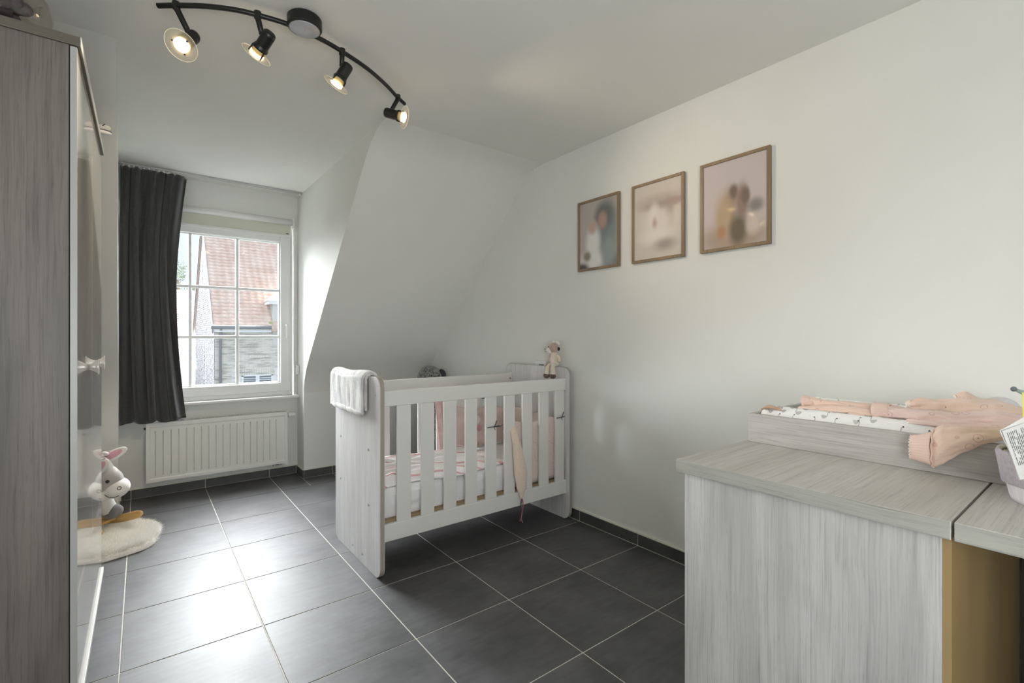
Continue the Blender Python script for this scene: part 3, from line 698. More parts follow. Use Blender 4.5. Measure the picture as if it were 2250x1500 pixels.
MB().ell((-.038, .020, .142), (.003, .003, .004), None, 8, 6).ell((-.030, .034, .145), (.003, .003, .004), None, 8, 6).build('eye', THREAD, hd)
for s in (-1, 1):
    MB().tube(smooth_path([(0, s * .030, .085), (.004, s * .046, .060), (-.002, s * .050, .035)], 5), [.012] * 11, 12).build('arm', FUR_C, pt, smooth=True)
    lg = MB().tube(smooth_path([(-.015, s * .020 - .002, .014), (-.036, s * .024, .004), (-.044, s * .030 - .002, -.032), (-.046, s * .034 - .002, -.056)], 5), lerp_list([.014, .015, .018, .020], 5), 14).build('leg', FUR_C, pt, smooth=True)
    MB().ell((-.048, s * .034 - .002, -.066), (.025, .023, .020)).build('hoof', FUR_D, lg, smooth=True)
MB().ell((-.036, .030, .006), (.012, .018, .014)).build('heart_patch', mat('plush_rose', (176, 112, 118), .95), pt, smooth=True)

# big grey plush standing in the corner behind the crib
gp = empty('plush_elephant', (2.045, 3.86, 0)); tag(gp, 'tall speckled grey plush toy standing behind the crib, only its head showing', 'plush toy')
SPG = vary(mat('marl_grey_plush', (150, 150, 148), .95, sheen=.4), (96, 94, 98), 55, 5, .45, .6, bump=.6, bscale=200)
MB().ell((0, 0, .34), (.115, .12, .34)).build('body', SPG, gp, smooth=True)
h2 = MB().ell((0, 0, .795), (.112, .105, .112), None, 32, 20, .03).build('head', SPG, gp, smooth=True)
MB().tube(smooth_path([(.060, -.070, .86), (.095, -.065, .83), (.105, -.05, .74)], 6), lerp_list([(.010, .02), (.012, .03), (.010, .02)], 6), 12).build('ear', mat('dark_plush_ear', (70, 68, 74), .95), h2, smooth=True)
for x in (-.035, .035): MB().ell((x, -.098, .822), (.007, .006, .007), None, 10, 8).build('eye', THREAD, h2, smooth=True)

# wall socket plate on the right wall
so = empty('thermostat', (XR - .009, 2.51, .978)); tag(so, 'small white rectangular wall box above the far crib end', 'thermostat')
MB().box(-.010, .009, -.060, .060, -.022, .020).build('housing', PVC, so, bevel=.003)
MB().box(-.0112, -.0095, -.035, .015, -.014, -.004).build('slot', mat('grey_slot', (120, 120, 118), .5), so)

# ------------------------------------------------------------------ pictures
def printm(name, base, blobs, cy, cz):
    m = mat(name, base, .5, coat=1.0, crough=.05); n, l, b = nodes(m)
    t = n.new('ShaderNodeTexCoord'); cur = None
    for (y, z, ry_, rz_, rgb, soft) in blobs:
        mp = n.new('ShaderNodeMapping'); mp.vector_type = 'TEXTURE'; mp.inputs['Location'].default_value = (0, y, z); mp.inputs['Scale'].default_value = (1, ry_, rz_)
        l.new(t.outputs['Object'], mp.inputs['Vector'])
        sp = n.new('ShaderNodeSeparateXYZ'); l.new(mp.outputs[0], sp.inputs[0]); cb = n.new('ShaderNodeCombineXYZ'); l.new(sp.outputs['Y'], cb.inputs['Y']); l.new(sp.outputs['Z'], cb.inputs['Z'])
        ln = n.new('ShaderNodeVectorMath'); ln.operation = 'LENGTH'; l.new(cb.outputs[0], ln.inputs[0])
        r = n.new('ShaderNodeMapRange'); r.interpolation_type = 'SMOOTHSTEP'; r.inputs['From Min'].default_value = 1 + soft; r.inputs['From Max'].default_value = 1 - soft; l.new(ln.outputs['Value'], r.inputs['Value'])
        mx = n.new('ShaderNodeMix'); mx.data_type = 'RGBA'; l.new(r.outputs[0], mx.inputs['Factor']); mx.inputs['B'].default_value = lin(rgb)
        if cur is None: mx.inputs['A'].default_value = lin(base)
        else: l.new(cur, mx.inputs['A'])
        cur = mx.outputs['Result']
    l.new(cur, b.inputs['Base Color']); return m
FRW = oak('picture_frame_wood', (150, 128, 100), (132, 112, 88), (104, 86, 68), 'Z')
pics = [(1.822, 2.153, 1.572, 2.006, (176, 168, 160), 'framed blurry photo of a figure in white with dark hair, farthest of the three',
         [(-.03, -.20, .16, .1, (110, 112, 108), .5), (-.07, .02, .085, .16, (116, 128, 130), .5), (-.05, .10, .07, .075, (92, 96, 96), .5), (-.035, .075, .035, .05, (170, 138, 124), .5), (.04, -.05, .055, .10, (222, 220, 216), .5), (.045, -.16, .10, .06, (224, 223, 220), .5), (-.08, -.12, .05, .09, (140, 148, 150), .5), (.045, .045, .035, .04, (188, 160, 146), .5), (.09, -.13, .03, .03, (130, 116, 100), .6), (.13, -.20, .05, .03, (70, 70, 68), .6)]),
        (1.402, 1.731, 1.572, 2.006, (202, 192, 184), 'framed blurry pale photo, the middle one of three on the right wall',
         [(-.02, .10, .14, .035, (176, 163, 153), .8), (-.075, .03, .025, .06, (150, 134, 128), .8), (-.03, .075, .10, .022, (158, 144, 138), .8), (-.11, .085, .04, .018, (166, 142, 136), .8), (.0, -.01, .10, .060, (216, 206, 200), .7), (.012, .025, .030, .05, (208, 198, 192), .7), (.02, .01, .03, .07, (222, 214, 208), .7), (.015, -.02, .014, .03, (184, 156, 150), .9), (.01, -.085, .10, .045, (222, 215, 208), .7), (-.05, -.135, .06, .030, (160, 150, 142), .8)]),
        (.978, 1.312, 1.572, 2.006, (196, 184, 184), 'framed blurry photo of a small group, nearest and largest of the three',
         [(0, -.16, .16, .07, (168, 150, 134), .5), (.02, -.03, .035, .10, (160, 140, 116), .5), (.0, .05, .022, .035, (110, 92, 84), .5), (-.04, -.0, .03, .08, (140, 116, 104), .5), (-.055, .02, .02, .04, (116, 98, 92), .5), (.05, -.06, .04, .10, (182, 156, 128), .6), (-.02, -.13, .04, .07, (104, 92, 76), .5), (-.10, -.03, .035, .03, (134, 128, 126), .6), (.06, -.13, .02, .03, (176, 132, 100), .6), (-.09, -.12, .03, .04, (206, 190, 180), .6)])]
for i, (y0, y1, z0, z1, base, lab, blobs) in enumerate(pics):
    p = empty('picture_frame', (XR - .009, (y0 + y1) / 2, (z0 + z1) / 2)); tag(p, lab, 'picture', 'framed photographs on the right wall')
    hy, hz, w = (y1 - y0) / 2, (z1 - z0) / 2, .015
    fr = MB(); fr.box(-.009, .008, -hy, -hy + w, -hz, hz); fr.box(-.009, .008, hy - w, hy, -hz, hz); fr.box(-.009, .008, -hy + w, hy - w, -hz, -hz + w); fr.box(-.009, .008, -hy + w, hy - w, hz - w, hz)
    fr.build('frame', FRW, p, bevel=.0015)
    MB().box(-.003, .006, -hy + w, hy - w, -hz + w, hz - w).build('print', printm('photo_print_%d' % i, base, blobs, 0, 0), p)

# ------------------------------------------------------------------ changing table
D1 = empty('changing_cabinet', (1.7, .53, 0)); tag(D1, 'pale grey oak changing cabinet under the tray beside the right wall', 'cabinet')
def DP(name, *a, **k): return PL(MB().box(*a[:6]), name, a[6], D1, **k)
t1 = DP('top_board', 1.257, 2.188, .2215, .834, .763, .7996, OAKY, bevel=.0012)
MB().box(1.2566, 1.2574, .2225, .833, .7640, .7986).build('edge_band', OAKE, t1)
DP('long_side_panel', 1.268, 1.286, .236, .812, .0, .763, OAK, bevel=.001)
UNF = vary(mat('raw_brown_board', (170, 146, 102), .6), (156, 132, 90), 5, stretch=(1, 1, .2))
DP('cut_side_panel', 1.268, 2.18, .222, .236, .0, .763, UNF, bevel=.0008)
DP('far_side_panel', 1.286, 2.18, .794, .812, .0, .763, OAK, bevel=.0008)
DP('back_panel', 2.165, 2.18, .236, .794, .0, .763, OAK)
D2 = empty('side_table', (1.7, -.2, 0)); tag(D2, 'matching grey oak table extension with open space below at the frame edge', 'table')
def EP(name, *a, **k): return PL(MB().box(*a[:6]), name, a[6], D2, **k)
t2 = EP('top_board', 1.257, 2.188, -.60, .2165, .763, .7996, OAKY, bevel=.0012)
MB().box(1.2566, 1.2574, -.599, .2155, .7640, .7986).build('edge_band', OAKE, t2)
EP('end_panel', 1.275, 2.18, -.59, -.572, 0, .763, OAK)
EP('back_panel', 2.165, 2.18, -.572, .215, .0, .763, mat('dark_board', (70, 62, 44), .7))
# tray
TR = empty('changing_tray', (1.93, .45, .80)); tag(TR, 'grey oak changing tray rim lying on the cabinet top against the wall', 'tray')
def RP(name, *a, **k): return PL(MB().box(*a[:6]), name, a[6], TR, **k)
RP('long_board', 1.672, 1.690, .075, .823, .8, .897, OAKT, bevel=.0012)
RP('long_board', 2.170, 2.188, .075, .823, .8, .897, OAKT, bevel=.0012)
RP('short_board', 1.690, 2.170, .805, .823, .8, .897, OAKE, bevel=.0012)
RP('short_board', 1.690, 2.170, .075, .093, .8, .897, OAKE, bevel=.0012)
# mat
MX0, MX1, MY0, MY1 = 1.692, 2.168, .096, .803
def matz(u, v):
    x = MX0 + (MX1 - MX0) * u
    e = min(u, 1 - u) * (MX1 - MX0)
    z = .872 + .052 * math.exp(-((e - .045) / .034) ** 2) - .02 * max(0, 1 - e / .02)
    ey = min(v, 1 - v) * (MY1 - MY0); z -= .02 * max(0, 1 - ey / .03) ** 2
    z += .002 * noise.noise(Vector((x * 30, v * 20, 0)))
    return z
cm = empty('changing_mat', (1.93, .45, .80)); tag(cm, 'white changing mat printed with grey swans inside the oak tray', 'mat')
MATW = mat('mat_cotton', (244, 243, 241), .8)
b = MB(); b.grid(lambda u, v: (MX0 + (MX1 - MX0) * u, MY0 + (MY1 - MY0) * v, matz(u, v)), 60, 50)
b.box(MX0 + .004, MX1 - .004, MY0 + .004, MY1 - .004, .801, .855)
PL(b, 'pad', MATW, cm, smooth=True)
def swan_shapes(cx, cy, s, flip, out_b, out_n, out_h):
    def P(px, py, lift):
        v_ = cy + px * s * flip; u_ = cx + py * s
        uu = (u_ - MX0) / (MX1 - MX0); vv = (v_ - MY0) / (MY1 - MY0); return (u_, v_, matz(min(max(uu, 0), 1), min(max(vv, 0), 1)) + .0008 + lift)
    def poly(b_, pts, l): b_.add([P(x, y, l) for x, y in pts], [tuple(range(len(pts)))])
    body = [(.5 * math.cos(t) * (1.15 if math.cos(t) < 0 else 1), .26 * math.sin(t) + (.12 if math.cos(t) < -.6 else 0)) for t in np.linspace(0, 2 * math.pi, 14, endpoint=False)]
    poly(out_b, body, 0)
    neck = [(.42, .0), (.62, .25), (.46, .52), (.52, .80), (.70, .88)]
    for i in range(len(neck) - 1):
        (x0, y0), (x1, y1) = neck[i], neck[i + 1]; dx, dy = x1 - x0, y1 - y0; L = math.hypot(dx, dy); nx, ny = -dy / L * .055, dx / L * .055
        poly(out_n, [(x0 - nx, y0 - ny), (x1 - nx, y1 - ny), (x1 + nx, y1 + ny), (x0 + nx, y0 + ny)], .0001)
    poly(out_h, [(.62, .80), (.86, .80), (.80, .95), (.64, .96)], .0002)
bb, bn, bh = MB(), MB(), MB()
k = 0
for r, cx in enumerate((1.700, 1.716, 1.734, 1.752, 2.085, 2.102, 2.120, 2.138)):
    for j in range(17):
        cy = .13 + j * .041 + (.02 if r % 2 else 0) + random.uniform(-.004, .004)
        if cy > .785: continue
        if random.random() < .72: swan_shapes(cx + random.uniform(-.003, .003), cy, random.uniform(.013, .017), random.choice((-1, 1)), bb, bn, bh)
        else:
            z = matz((cx - MX0) / (MX1 - MX0), (cy - MY0) / (MY1 - MY0)) + .001; bn.add([(cx, cy - .003, z), (cx - .004, cy, z + .001), (cx, cy + .003, z)], [(0, 1, 2)])
for q, nm, mm in ((bb, 'swan_bodies', mat('swan_grey', (192, 190, 190), .8)), (bn, 'swan_necks', mat('swan_mid', (166, 164, 166), .8)), (bh, 'swan_heads', mat('swan_dark', (50, 48, 50), .8))):
    tag(PL(q, nm, mm, cm), kind='stuff')

# baby clothes
def cloth_mat(name, c1, c2):
    """plain jersey with a sparse print of thin rings, little crosses and filled spots, plus fine knit relief"""
    m = mat(name, c1, .95, sheen=.3); n, l, b = nodes(m)
    t = n.new('ShaderNodeTexCoord')
    v = n.new('ShaderNodeTexVoronoi'); v.inputs['Scale'].default_value = 30; v.inputs['Randomness'].default_value = .8; l.new(t.outputs['Object'], v.inputs['Vector'])
    sp = n.new('ShaderNodeSeparateColor'); l.new(v.outputs['Color'], sp.inputs[0])
    def band(lo, hi, s_):
        a = n.new('ShaderNodeMath'); a.operation = 'GREATER_THAN'; a.inputs[1].default_value = lo; l.new(v.outputs['Distance'], a.inputs[0])
        c = n.new('ShaderNodeMath'); c.operation = 'LESS_THAN'; c.inputs[1].default_value = hi; l.new(v.outputs['Distance'], c.inputs[0])
        d = n.new('ShaderNodeMath'); d.operation = 'MULTIPLY'; l.new(a.outputs[0], d.inputs[0]); l.new(c.outputs[0], d.inputs[1])
        e = n.new('ShaderNodeMath'); e.operation = s_[0]; e.inputs[1].default_value = s_[1]; l.new(sp.outputs[0], e.inputs[0])
        g = n.new('ShaderNodeMath'); g.operation = 'MULTIPLY'; l.new(d.outputs[0], g.inputs[0]); l.new(e.outputs[0], g.inputs[1]); return g.outputs[0]
    cur = lin(c1); src = None
    for msk, col, f in ((band(.26, .31, ('LESS_THAN', .4)), c2, .8), (band(-1, .24, ('GREATER_THAN', .88)), c2, .6), (band(-1, .06, ('LESS_THAN', .7)), (150, 112, 116), .8)):
        mx = n.new('ShaderNodeMix'); mx.data_type = 'RGBA'; mx.inputs['B'].default_value = lin(col)
        q = n.new('ShaderNodeMath'); q.operation = 'MULTIPLY'; q.inputs[1].default_value = f; l.new(msk, q.inputs[0]); l.new(q.outputs[0], mx.inputs['Factor'])
        if src is None: mx.inputs['A'].default_value = cur
        else: l.new(src, mx.inputs['A'])
        src = mx.outputs['Result']
    l.new(src, b.inputs['Base Color'])
    bn_ = n.new('ShaderNodeTexNoise'); bn_.inputs['Scale'].default_value = 45; bn_.inputs['Detail'].default_value = 5; l.new(t.outputs['Object'], bn_.inputs['Vector'])
    bu_ = n.new('ShaderNodeBump'); bu_.inputs['Strength'].default_value = .45; bu_.inputs['Distance'].default_value = .01; l.new(bn_.outputs['Fac'], bu_.inputs['Height']); l.new(bu_.outputs[0], b.inputs['Normal'])
    return m
PEACH = cloth_mat('peach_jersey', (232, 204, 186), (206, 160, 152))
PPINK = cloth_mat('pale_pink_jersey', (232, 206, 198), (206, 162, 160))
RIB = mat('rib_cuff', (234, 206, 192), .95); LACE = mat('lace_trim', (240, 226, 216), .95)
def legtube(pts, rad, n=26, wr=.004, seed=0, sub=8, flare=None):
    P = smooth_path(pts, sub); R = lerp_list(rad, sub); m = len(P); b = MB(); vs = []; fs = []
    for i, p in enumerate(P):
        t = (P[min(i + 1, m - 1)] - P[max(i - 1, 0)]).normalized(); a = t.cross(Vector((0, 0, 1))).normalized(); up = a.cross(t).normalized()
        for k in range(n):
            th = 2 * math.pi * k / n; ca, sa = math.cos(th), math.sin(th)
            q = p + a * (R[i][0] * ca) + up * (R[i][1] * sa)
            w = wr * noise.noise(q * 26 + Vector((seed, 0, 0))) + wr * .8 * noise.noise(q * 60 + Vector((0, seed, 0)))
            vs.append(q + (a * ca + up * sa) * w)
    for i in range(m - 1):
        for k in range(n): fs.append((i * n + k, i * n + (k + 1) % n, (i + 1) * n + (k + 1) % n, (i + 1) * n + k))
    return b.add(vs, fs)
def drape(secs, rx, seed=0, cr=.006, n=40, sub=7, xo=None, ex=.8, ny=5):
    """cloth tube lying along Y from measured sections (y, x, z top, z bottom); cr = depth of the creases"""
    C = smooth_path([(x + (xo[i] if xo else 0), y, (a + b) / 2) for i, (y, x, a, b) in enumerate(secs)], sub)
    H = lerp_list([(rx[i], (a - b) / 2) for i, (y, x, a, b) in enumerate(secs)], sub)
    m = len(C); vs = []; fs = []; L = 0
    for i, p in enumerate(C):
        if i: L += (C[i] - C[i - 1]).length
        t = (C[min(i + 1, m - 1)] - C[max(i - 1, 0)]); t.z = 0; t.normalize(); a_ = t.cross(Vector((0, 0, 1)))
        for k in range(n):
            th = 2 * math.pi * k / n; ca, sa = math.cos(th), math.sin(th)
            u = math.copysign(abs(ca) ** ex, ca) * H[i][0]; w = math.copysign(abs(sa) ** ex, sa) * H[i][1]
            q = Vector((ca * 1.6, sa * 1.6, L * 11 + seed * 3.1))
            rdg = 1 - abs(2 * noise.noise(q)) - .62
            r2 = noise.noise(Vector((ca * 2.5, sa * 2.5, L * 32 + seed)))
            f = cr * rdg + cr * .35 * r2; f = min(f, cr * .4)
            vs.append(p + a_ * (u + ca * f) + Vector((0, 0, w + sa * f)))
    for i in range(m - 1):
        for k in range(n): fs.append((i * n + k, i * n + (k + 1) % n, (i + 1) * n + (k + 1) % n, (i + 1) * n + k))
    return MB().add(vs, fs)
def ribs(secs, rx, seed=0, n=72, sub=4, xo=None, amp=.0009):
    C = smooth_path([(x + (xo[i] if xo else 0), y, (a + b) / 2) for i, (y, x, a, b) in enumerate(secs)], sub)
    H = lerp_list([(rx[i], (a - b) / 2) for i, (y, x, a, b) in enumerate(secs)], sub); vs = []; fs = []; m = len(C)
    for i, p in enumerate(C):
        for k in range(n):
            th = 2 * math.pi * k / n; g = amp * (1 if k % 3 else -1)
            vs.append(p + Vector(((H[i][0] + g) * math.cos(th), .0015 * math.sin(th * 3 + i), (H[i][1] + g) * math.sin(th))))
    for i in range(m - 1):
        for k in range(n): fs.append((i * n + k, i * n + (k + 1) % n, (i + 1) * n + (k + 1) % n, (i + 1) * n + k))
    return MB().add(vs, fs)
# 1: leggings, far left
g1 = empty('baby_leggings', (1.82, .55, .92)); tag(g1, 'peach baby leggings lying at the left end of the changing mat', 'baby clothes', 'baby clothes on the changing mat')
PL(drape([(.672, 1.80, .957, .922), (.641, 1.80, .950, .923), (.600, 1.80, .951, .930), (.560, 1.80, .952, .934), (.515, 1.80, .953, .936), (.44, 1.80, .950, .93)], [.018, .016, .022, .028, .030, .028], 3, .007), 'leg', PEACH, g1, smooth=True, solid=.0016)
PL(drape([(.700, 1.775, .925, .914), (.651, 1.77, .931, .918), (.600, 1.77, .940, .917), (.562, 1.77, .943, .916), (.483, 1.77, .943, .914), (.44, 1.78, .94, .92)], [.010, .016, .022, .026, .026, .02], 5, .006), 'leg', PEACH, g1, smooth=True, solid=.0016)
PL(ribs([(.694, 1.80, .962, .918), (.684, 1.80, .960, .921), (.664, 1.80, .955, .924)], [.026, .022, .0175]), 'cuff', RIB, g1, smooth=True, solid=.0016)
PL(ribs([(.545, 1.745, .928, .912), (.52, 1.744, .927, .910), (.50, 1.744, .925, .909)], [.010, .012, .010]), 'hem', RIB, g1, smooth=True, solid=.0016)
PL(legtube([(1.716, .795, .912), (1.716, .775, .921), (1.718, .752, .919), (1.722, .735, .912)], [(.010, .003), (.012, .005), (.010, .004), (.006, .002)], seed=8, wr=.001), 'waist_loop', mat('tan_rib', (200, 168, 142), .9), g1, smooth=True, solid=.0015)
# 2: trousers across the middle
g2 = empty('baby_trousers', (1.80, .33, .92)); tag(g2, 'pale pink baby trousers with ribbed cuff across the middle of the mat', 'baby clothes', 'baby clothes on the changing mat')
PL(drape([(.455, 1.77, .957, .916), (.430, 1.77, .955, .916), (.400, 1.77, .953, .917), (.357, 1.77, .952, .918), (.304, 1.775, .951, .920), (.264, 1.78, .958, .922), (.223, 1.785, .964, .925), (.177, 1.79, .960, .928), (.12, 1.79, .950, .925)], [.026, .027, .028, .030, .036, .042, .046, .048, .045], 11, .008), 'leg', PPINK, g2, smooth=True, solid=.0016)
PL(drape([(.400, 1.735, .925, .914), (.357, 1.735, .930, .914), (.304, 1.735, .934, .914), (.250, 1.74, .940, .914), (.20, 1.745, .944, .915), (.12, 1.75, .944, .918)], [.008, .016, .022, .026, .030, .03], 14, .006), 'leg', PPINK, g2, smooth=True, solid=.0016)
PL(ribs([(.486, 1.765, .962, .914), (.470, 1.766, .963, .914), (.446, 1.768, .960, .915)], [.029, .029, .0275]), 'cuff', RIB, g2, smooth=True, solid=.0018)
# 3: bodysuit heaped behind
g3 = empty('baby_bodysuit', (2.03, .32, .93)); tag(g3, 'peach patterned baby bodysuit heaped at the wall side of the mat', 'baby clothes', 'baby clothes on the changing mat')
PL(drape([(.446, 1.99, .955, .928), (.423, 1.99, .963, .927), (.393, 1.99, .963, .926), (.362, 1.99, .964, .924), (.335, 1.99, .970, .922), (.30, 1.99, .970, .922), (.24, 1.985, .968, .924), (.20, 1.98, .956, .926), (.12, 1.97, .950, .925)], [.022, .030, .034, .040, .046, .052, .058, .060, .05], 21, .009), 'torso', PEACH, g3, smooth=True, solid=.0016)
def flap(u, v):
    y = .352 - .165 * u - .03 * v; x = 2.045 - .085 * v
    pk = math.exp(-((u - .16) / .16) ** 2)
    z = .972 + .016 * pk - .030 * v ** 1.5 - .022 * max(0, u - .55) * 2 + .003 * math.sin(u * 14 + v * 3)
    if u < .02: z -= .004
    return (x, y, z)
PL(MB().grid(flap, 36, 22), 'overlap', PEACH, g3, smooth=True, solid=.0018)
PL(MB().tube([Vector(flap(0, v)) + Vector((0, .001, .001)) for v in np.linspace(0, 1, 20)], [(.0022, .0045)] * 20, 8), 'binding', LACE, g3, smooth=True)
PL(ribs([(.457, 1.99, .950, .931), (.452, 1.99, .953, .930), (.444, 1.99, .957, .928)], [.018, .021, .0225]), 'cuff', LACE, g3, smooth=True, solid=.0016)
# 4: sleeve hanging over the tray front
g4 = empty('baby_shirt', (1.65, .3, .89)); tag(g4, 'peach baby shirt with lace cuff hanging over the front of the tray', 'baby clothes', 'baby clothes on the changing mat')
PL(drape([(.326, 1.648, .913, .824), (.318, 1.648, .926, .824), (.306, 1.648, .933, .832), (.290, 1.649, .934, .848), (.265, 1.652, .936, .872), (.230, 1.664, .938, .898), (.201, 1.680, .939, .910), (.165, 1.705, .940, .918), (.12, 1.73, .94, .92)], [.014, .017, .018, .018, .019, .022, .028, .040, .05], 31, .006, n=48, ex=.9), 'sleeve', PEACH, g4, smooth=True, solid=.0016)
PL(ribs([(.370, 1.650, .895, .833), (.360, 1.649, .898, .832), (.345, 1.648, .903, .829), (.328, 1.648, .911, .824)], [.0155, .0150, .0140, .0150], n=90, amp=.0006), 'cuff', RIB, g4, smooth=True, solid=.0016)
PL(MB().tube([(1.650 + .0160 * math.cos(t), .371 + .0016 * math.sin(t * 22), .864 + .0315 * math.sin(t)) for t in np.linspace(0, 2 * math.pi, 150)], .0014, 6), 'lace_edge', LACE, g4, smooth=True)
PL(MB().tube([(1.648 + .0185 * math.cos(t), .325 + .0012 * math.sin(t * 9), .868 + .0475 * math.sin(t)) for t in np.linspace(0, 2 * math.pi, 60)], [(.0016, .0035)] * 60, 8), 'seam_frill', RIB, g4, smooth=True)

# plain white ball behind the clothes
bl_ = tag(MB().ell((0, 0, 0), (.048, .048, .042), None, 28, 18).build('ball', mat('soft_white_ball', (222, 220, 222), .6), smooth=True), 'plain white soft ball behind the clothes at the wall side', 'ball'); bl_.location = (2.09, .255, .936)

# fabric basket with care things
BX, BY = 1.562, .088
fb = empty('fabric_basket', (BX, BY, .80)); tag(fb, 'lilac towelling basket on the table edge beside the tray', 'basket')
TOWL = vary(mat('lilac_terry', (196, 184, 194), .95, sheen=.4), (214, 204, 212), 90, bump=.6, bscale=500); CREAM = vary(mat('basket_cotton', (224, 218, 218), .9), (204, 192, 202), 30, stretch=(1, 1, .1))
MB().lathe([(.001, .001), (.083, .001), (.086, .01), (.094, .05), (.102, .10)], 48).build('wall', CREAM, fb, smooth=True, solid=.003)
MB().lathe([(.0985, .040), (.1035, .075), (.108, .104), (.1065, .110), (.100, .106)], 48).build('turned_rim', TOWL, fb, smooth=True, solid=.004)
bk = empty('leaflet', (1.43, .16, .90)); tag(bk, 'white leaflet with small grey print sticking out of the basket', 'leaflet')
pTL, pBL, pTR, pBR = Vector((1.4185, .1700, .9665)), Vector((1.432, .146, .868)), Vector((1.5242, .1390, .9815)), Vector((1.530, .115, .868))
def sheet(a, c, e, g, th, off=0.0):
    nr = (c - a).cross(e - a).normalized() * th; o_ = (c - a).cross(e - a).normalized() * off
    return MB().add([a + o_, c + o_, e + o_, g + o_, a + o_ + nr, c + o_ + nr, e + o_ + nr, g + o_ + nr], [(0, 1, 3, 2), (4, 6, 7, 5), (0, 4, 5, 1), (1, 5, 7, 3), (3, 7, 6, 2), (2, 6, 4, 0)])
po = PL(sheet(pTL, pBL, pTR, pBR, .0012), 'paper', mat('paper', (226, 226, 224), .8), bk)
b = MB()
U = (pTR - pTL); V_ = (pBL - pTL); NN = V_.cross(U).normalized()
for r in range(15):
    fu = .10 + r * .058; v_ = .07
    while v_ < .72:
        h_ = random.uniform(.04, .12)
        if random.random() > .12:
            a = pTL + U * fu + V_ * v_; c = a + V_ * h_; w_ = U.normalized() * .0019
            b.add([a + NN * .0018, c + NN * .0018, c + w_ + NN * .0018, a + w_ + NN * .0018], [(0, 1, 2, 3)])
        v_ += h_ + .018
q = b.build('printed_lines', mat('grey_ink', (110, 110, 112), .8), po); q['kind'] = 'stuff'
PL(sheet(pTL + Vector((.0, .004, .0)), pBL + Vector((0, .006, .03)), pTR + Vector((0, .004, .012)), pBR + Vector((0, .006, .03)), .0012), 'back_page', mat('paper_back', (236, 236, 232), .8), bk)
yp = empty('yellow_card', (1.58, .15, .95)); tag(yp, 'bright yellow card standing in the lilac basket', 'card')
PL(sheet(Vector((1.5677, .1558, 1.0372)), Vector((1.528, .150, .90)), Vector((1.6166, .1434, 1.037)), Vector((1.590, .135, .90)), .0012), 'card_sheet', mat('yellow_paper', (240, 234, 120), .7), yp)
sb = empty('spray_bottle', (1.632, .120, .90)); tag(sb, 'small bottle with pale teal cap and grey tip behind the yellow card', 'bottle')
MB().lathe([(.001, -.085), (.018, -.085), (.020, -.075), (.020, .075), (.012, .09), (.010, .10)], 20).build('body', mat('pale_teal', (200, 218, 216), .4), sb, smooth=True)
MB().tube([(0, 0, .096), (0, 0, .112), (-.006, .016, .122), (-.024, .048, .138)], [.012, .013, .010, .004], 12).build('nozzle', mat('teal_cap', (186, 208, 208), .4), sb, smooth=True)
MB().ell((-.027, .053, .141), (.006, .006, .006), None, 10, 8).build('tip', mat('grey_tip', (110, 120, 126), .5), sb, smooth=True)

# ------------------------------------------------------------------ rocking donkey and sheepskin
rug = empty('sheepskin_rug', (-.185, 3.525, 0)); tag(rug, 'round white sheepskin rug on the floor under the rocking donkey', 'rug')
def rrad(t):
    q = (abs(math.cos(t)) ** 2.9 + abs(math.sin(t)) ** 2.9) ** (-1 / 2.9); w_ = 1 + .03 * math.sin(3 * t + 1) + .02 * math.sin(7 * t)
    return (.262 * q * w_, .275 * q * w_)
WOOL = mat('sheep_wool', (252, 250, 244), .9, sheen=.6)
n = 48; vs = [(0, 0, .032)]; 
for k in range(n): t = 2 * math.pi * k / n; a, c = rrad(t); vs.append((a * .975 * math.cos(t), c * .975 * math.sin(t), .024))
for k in range(n): t = 2 * math.pi * k / n; a, c = rrad(t); vs.append((a * math.cos(t), c * math.sin(t), .001))
fs = [(0, 1 + k, 1 + (k + 1) % n) for k in range(n)] + [(1 + k, 1 + n + k, 1 + n + (k + 1) % n, 1 + (k + 1) % n) for k in range(n)]
MB().add(vs, fs).build('skin', WOOL, rug)
N = 36000
t = rng.uniform(0, 2 * np.pi, N); r = np.sqrt(rng.uniform(0, 1, N)); 
q_ = (np.abs(np.cos(t)) ** 2.9 + np.abs(np.sin(t)) ** 2.9) ** (-1 / 2.9) * (1 + .03 * np.sin(3 * t + 1) + .02 * np.sin(7 * t)); A = .262 * q_; Bq = .275 * q_
px = A * r * np.cos(t); py = Bq * r * np.sin(t); pz = .028 - .024 * np.clip((r - .93) / .07, 0, 1) ** 2
cl = np.sin(px * 60 + np.sin(py * 40) * 2) * np.cos(py * 55 + px * 20)
dx = np.cos(t) * r * .012 + rng.normal(0, .007, N) + .006 * cl; dy = np.sin(t) * r * .012 + rng.normal(0, .007, N) - .005 * cl; dz = .020 + rng.normal(0, .004, N) + .006 * cl - .016 * np.clip((r - .9) / .1, 0, 1)
an = rng.uniform(0, np.pi, N); w = .0016
V = np.zeros((N, 3, 3)); V[:, 0] = np.c_[px + w * np.cos(an), py + w * np.sin(an), pz]; V[:, 1] = np.c_[px - w * np.cos(an), py - w * np.sin(an), pz]; V[:, 2] = np.c_[px + dx, py + dy, pz + dz]
me = bpy.data.meshes.new('pile'); me.from_pydata(V.reshape(-1, 3).tolist(), [], np.arange(3 * N).reshape(-1, 3).tolist()); me.materials.append(WOOL)
pl = bpy.data.objects.new('pile', me); COL.objects.link(pl); pl.parent = rug; pl['kind'] = 'stuff'

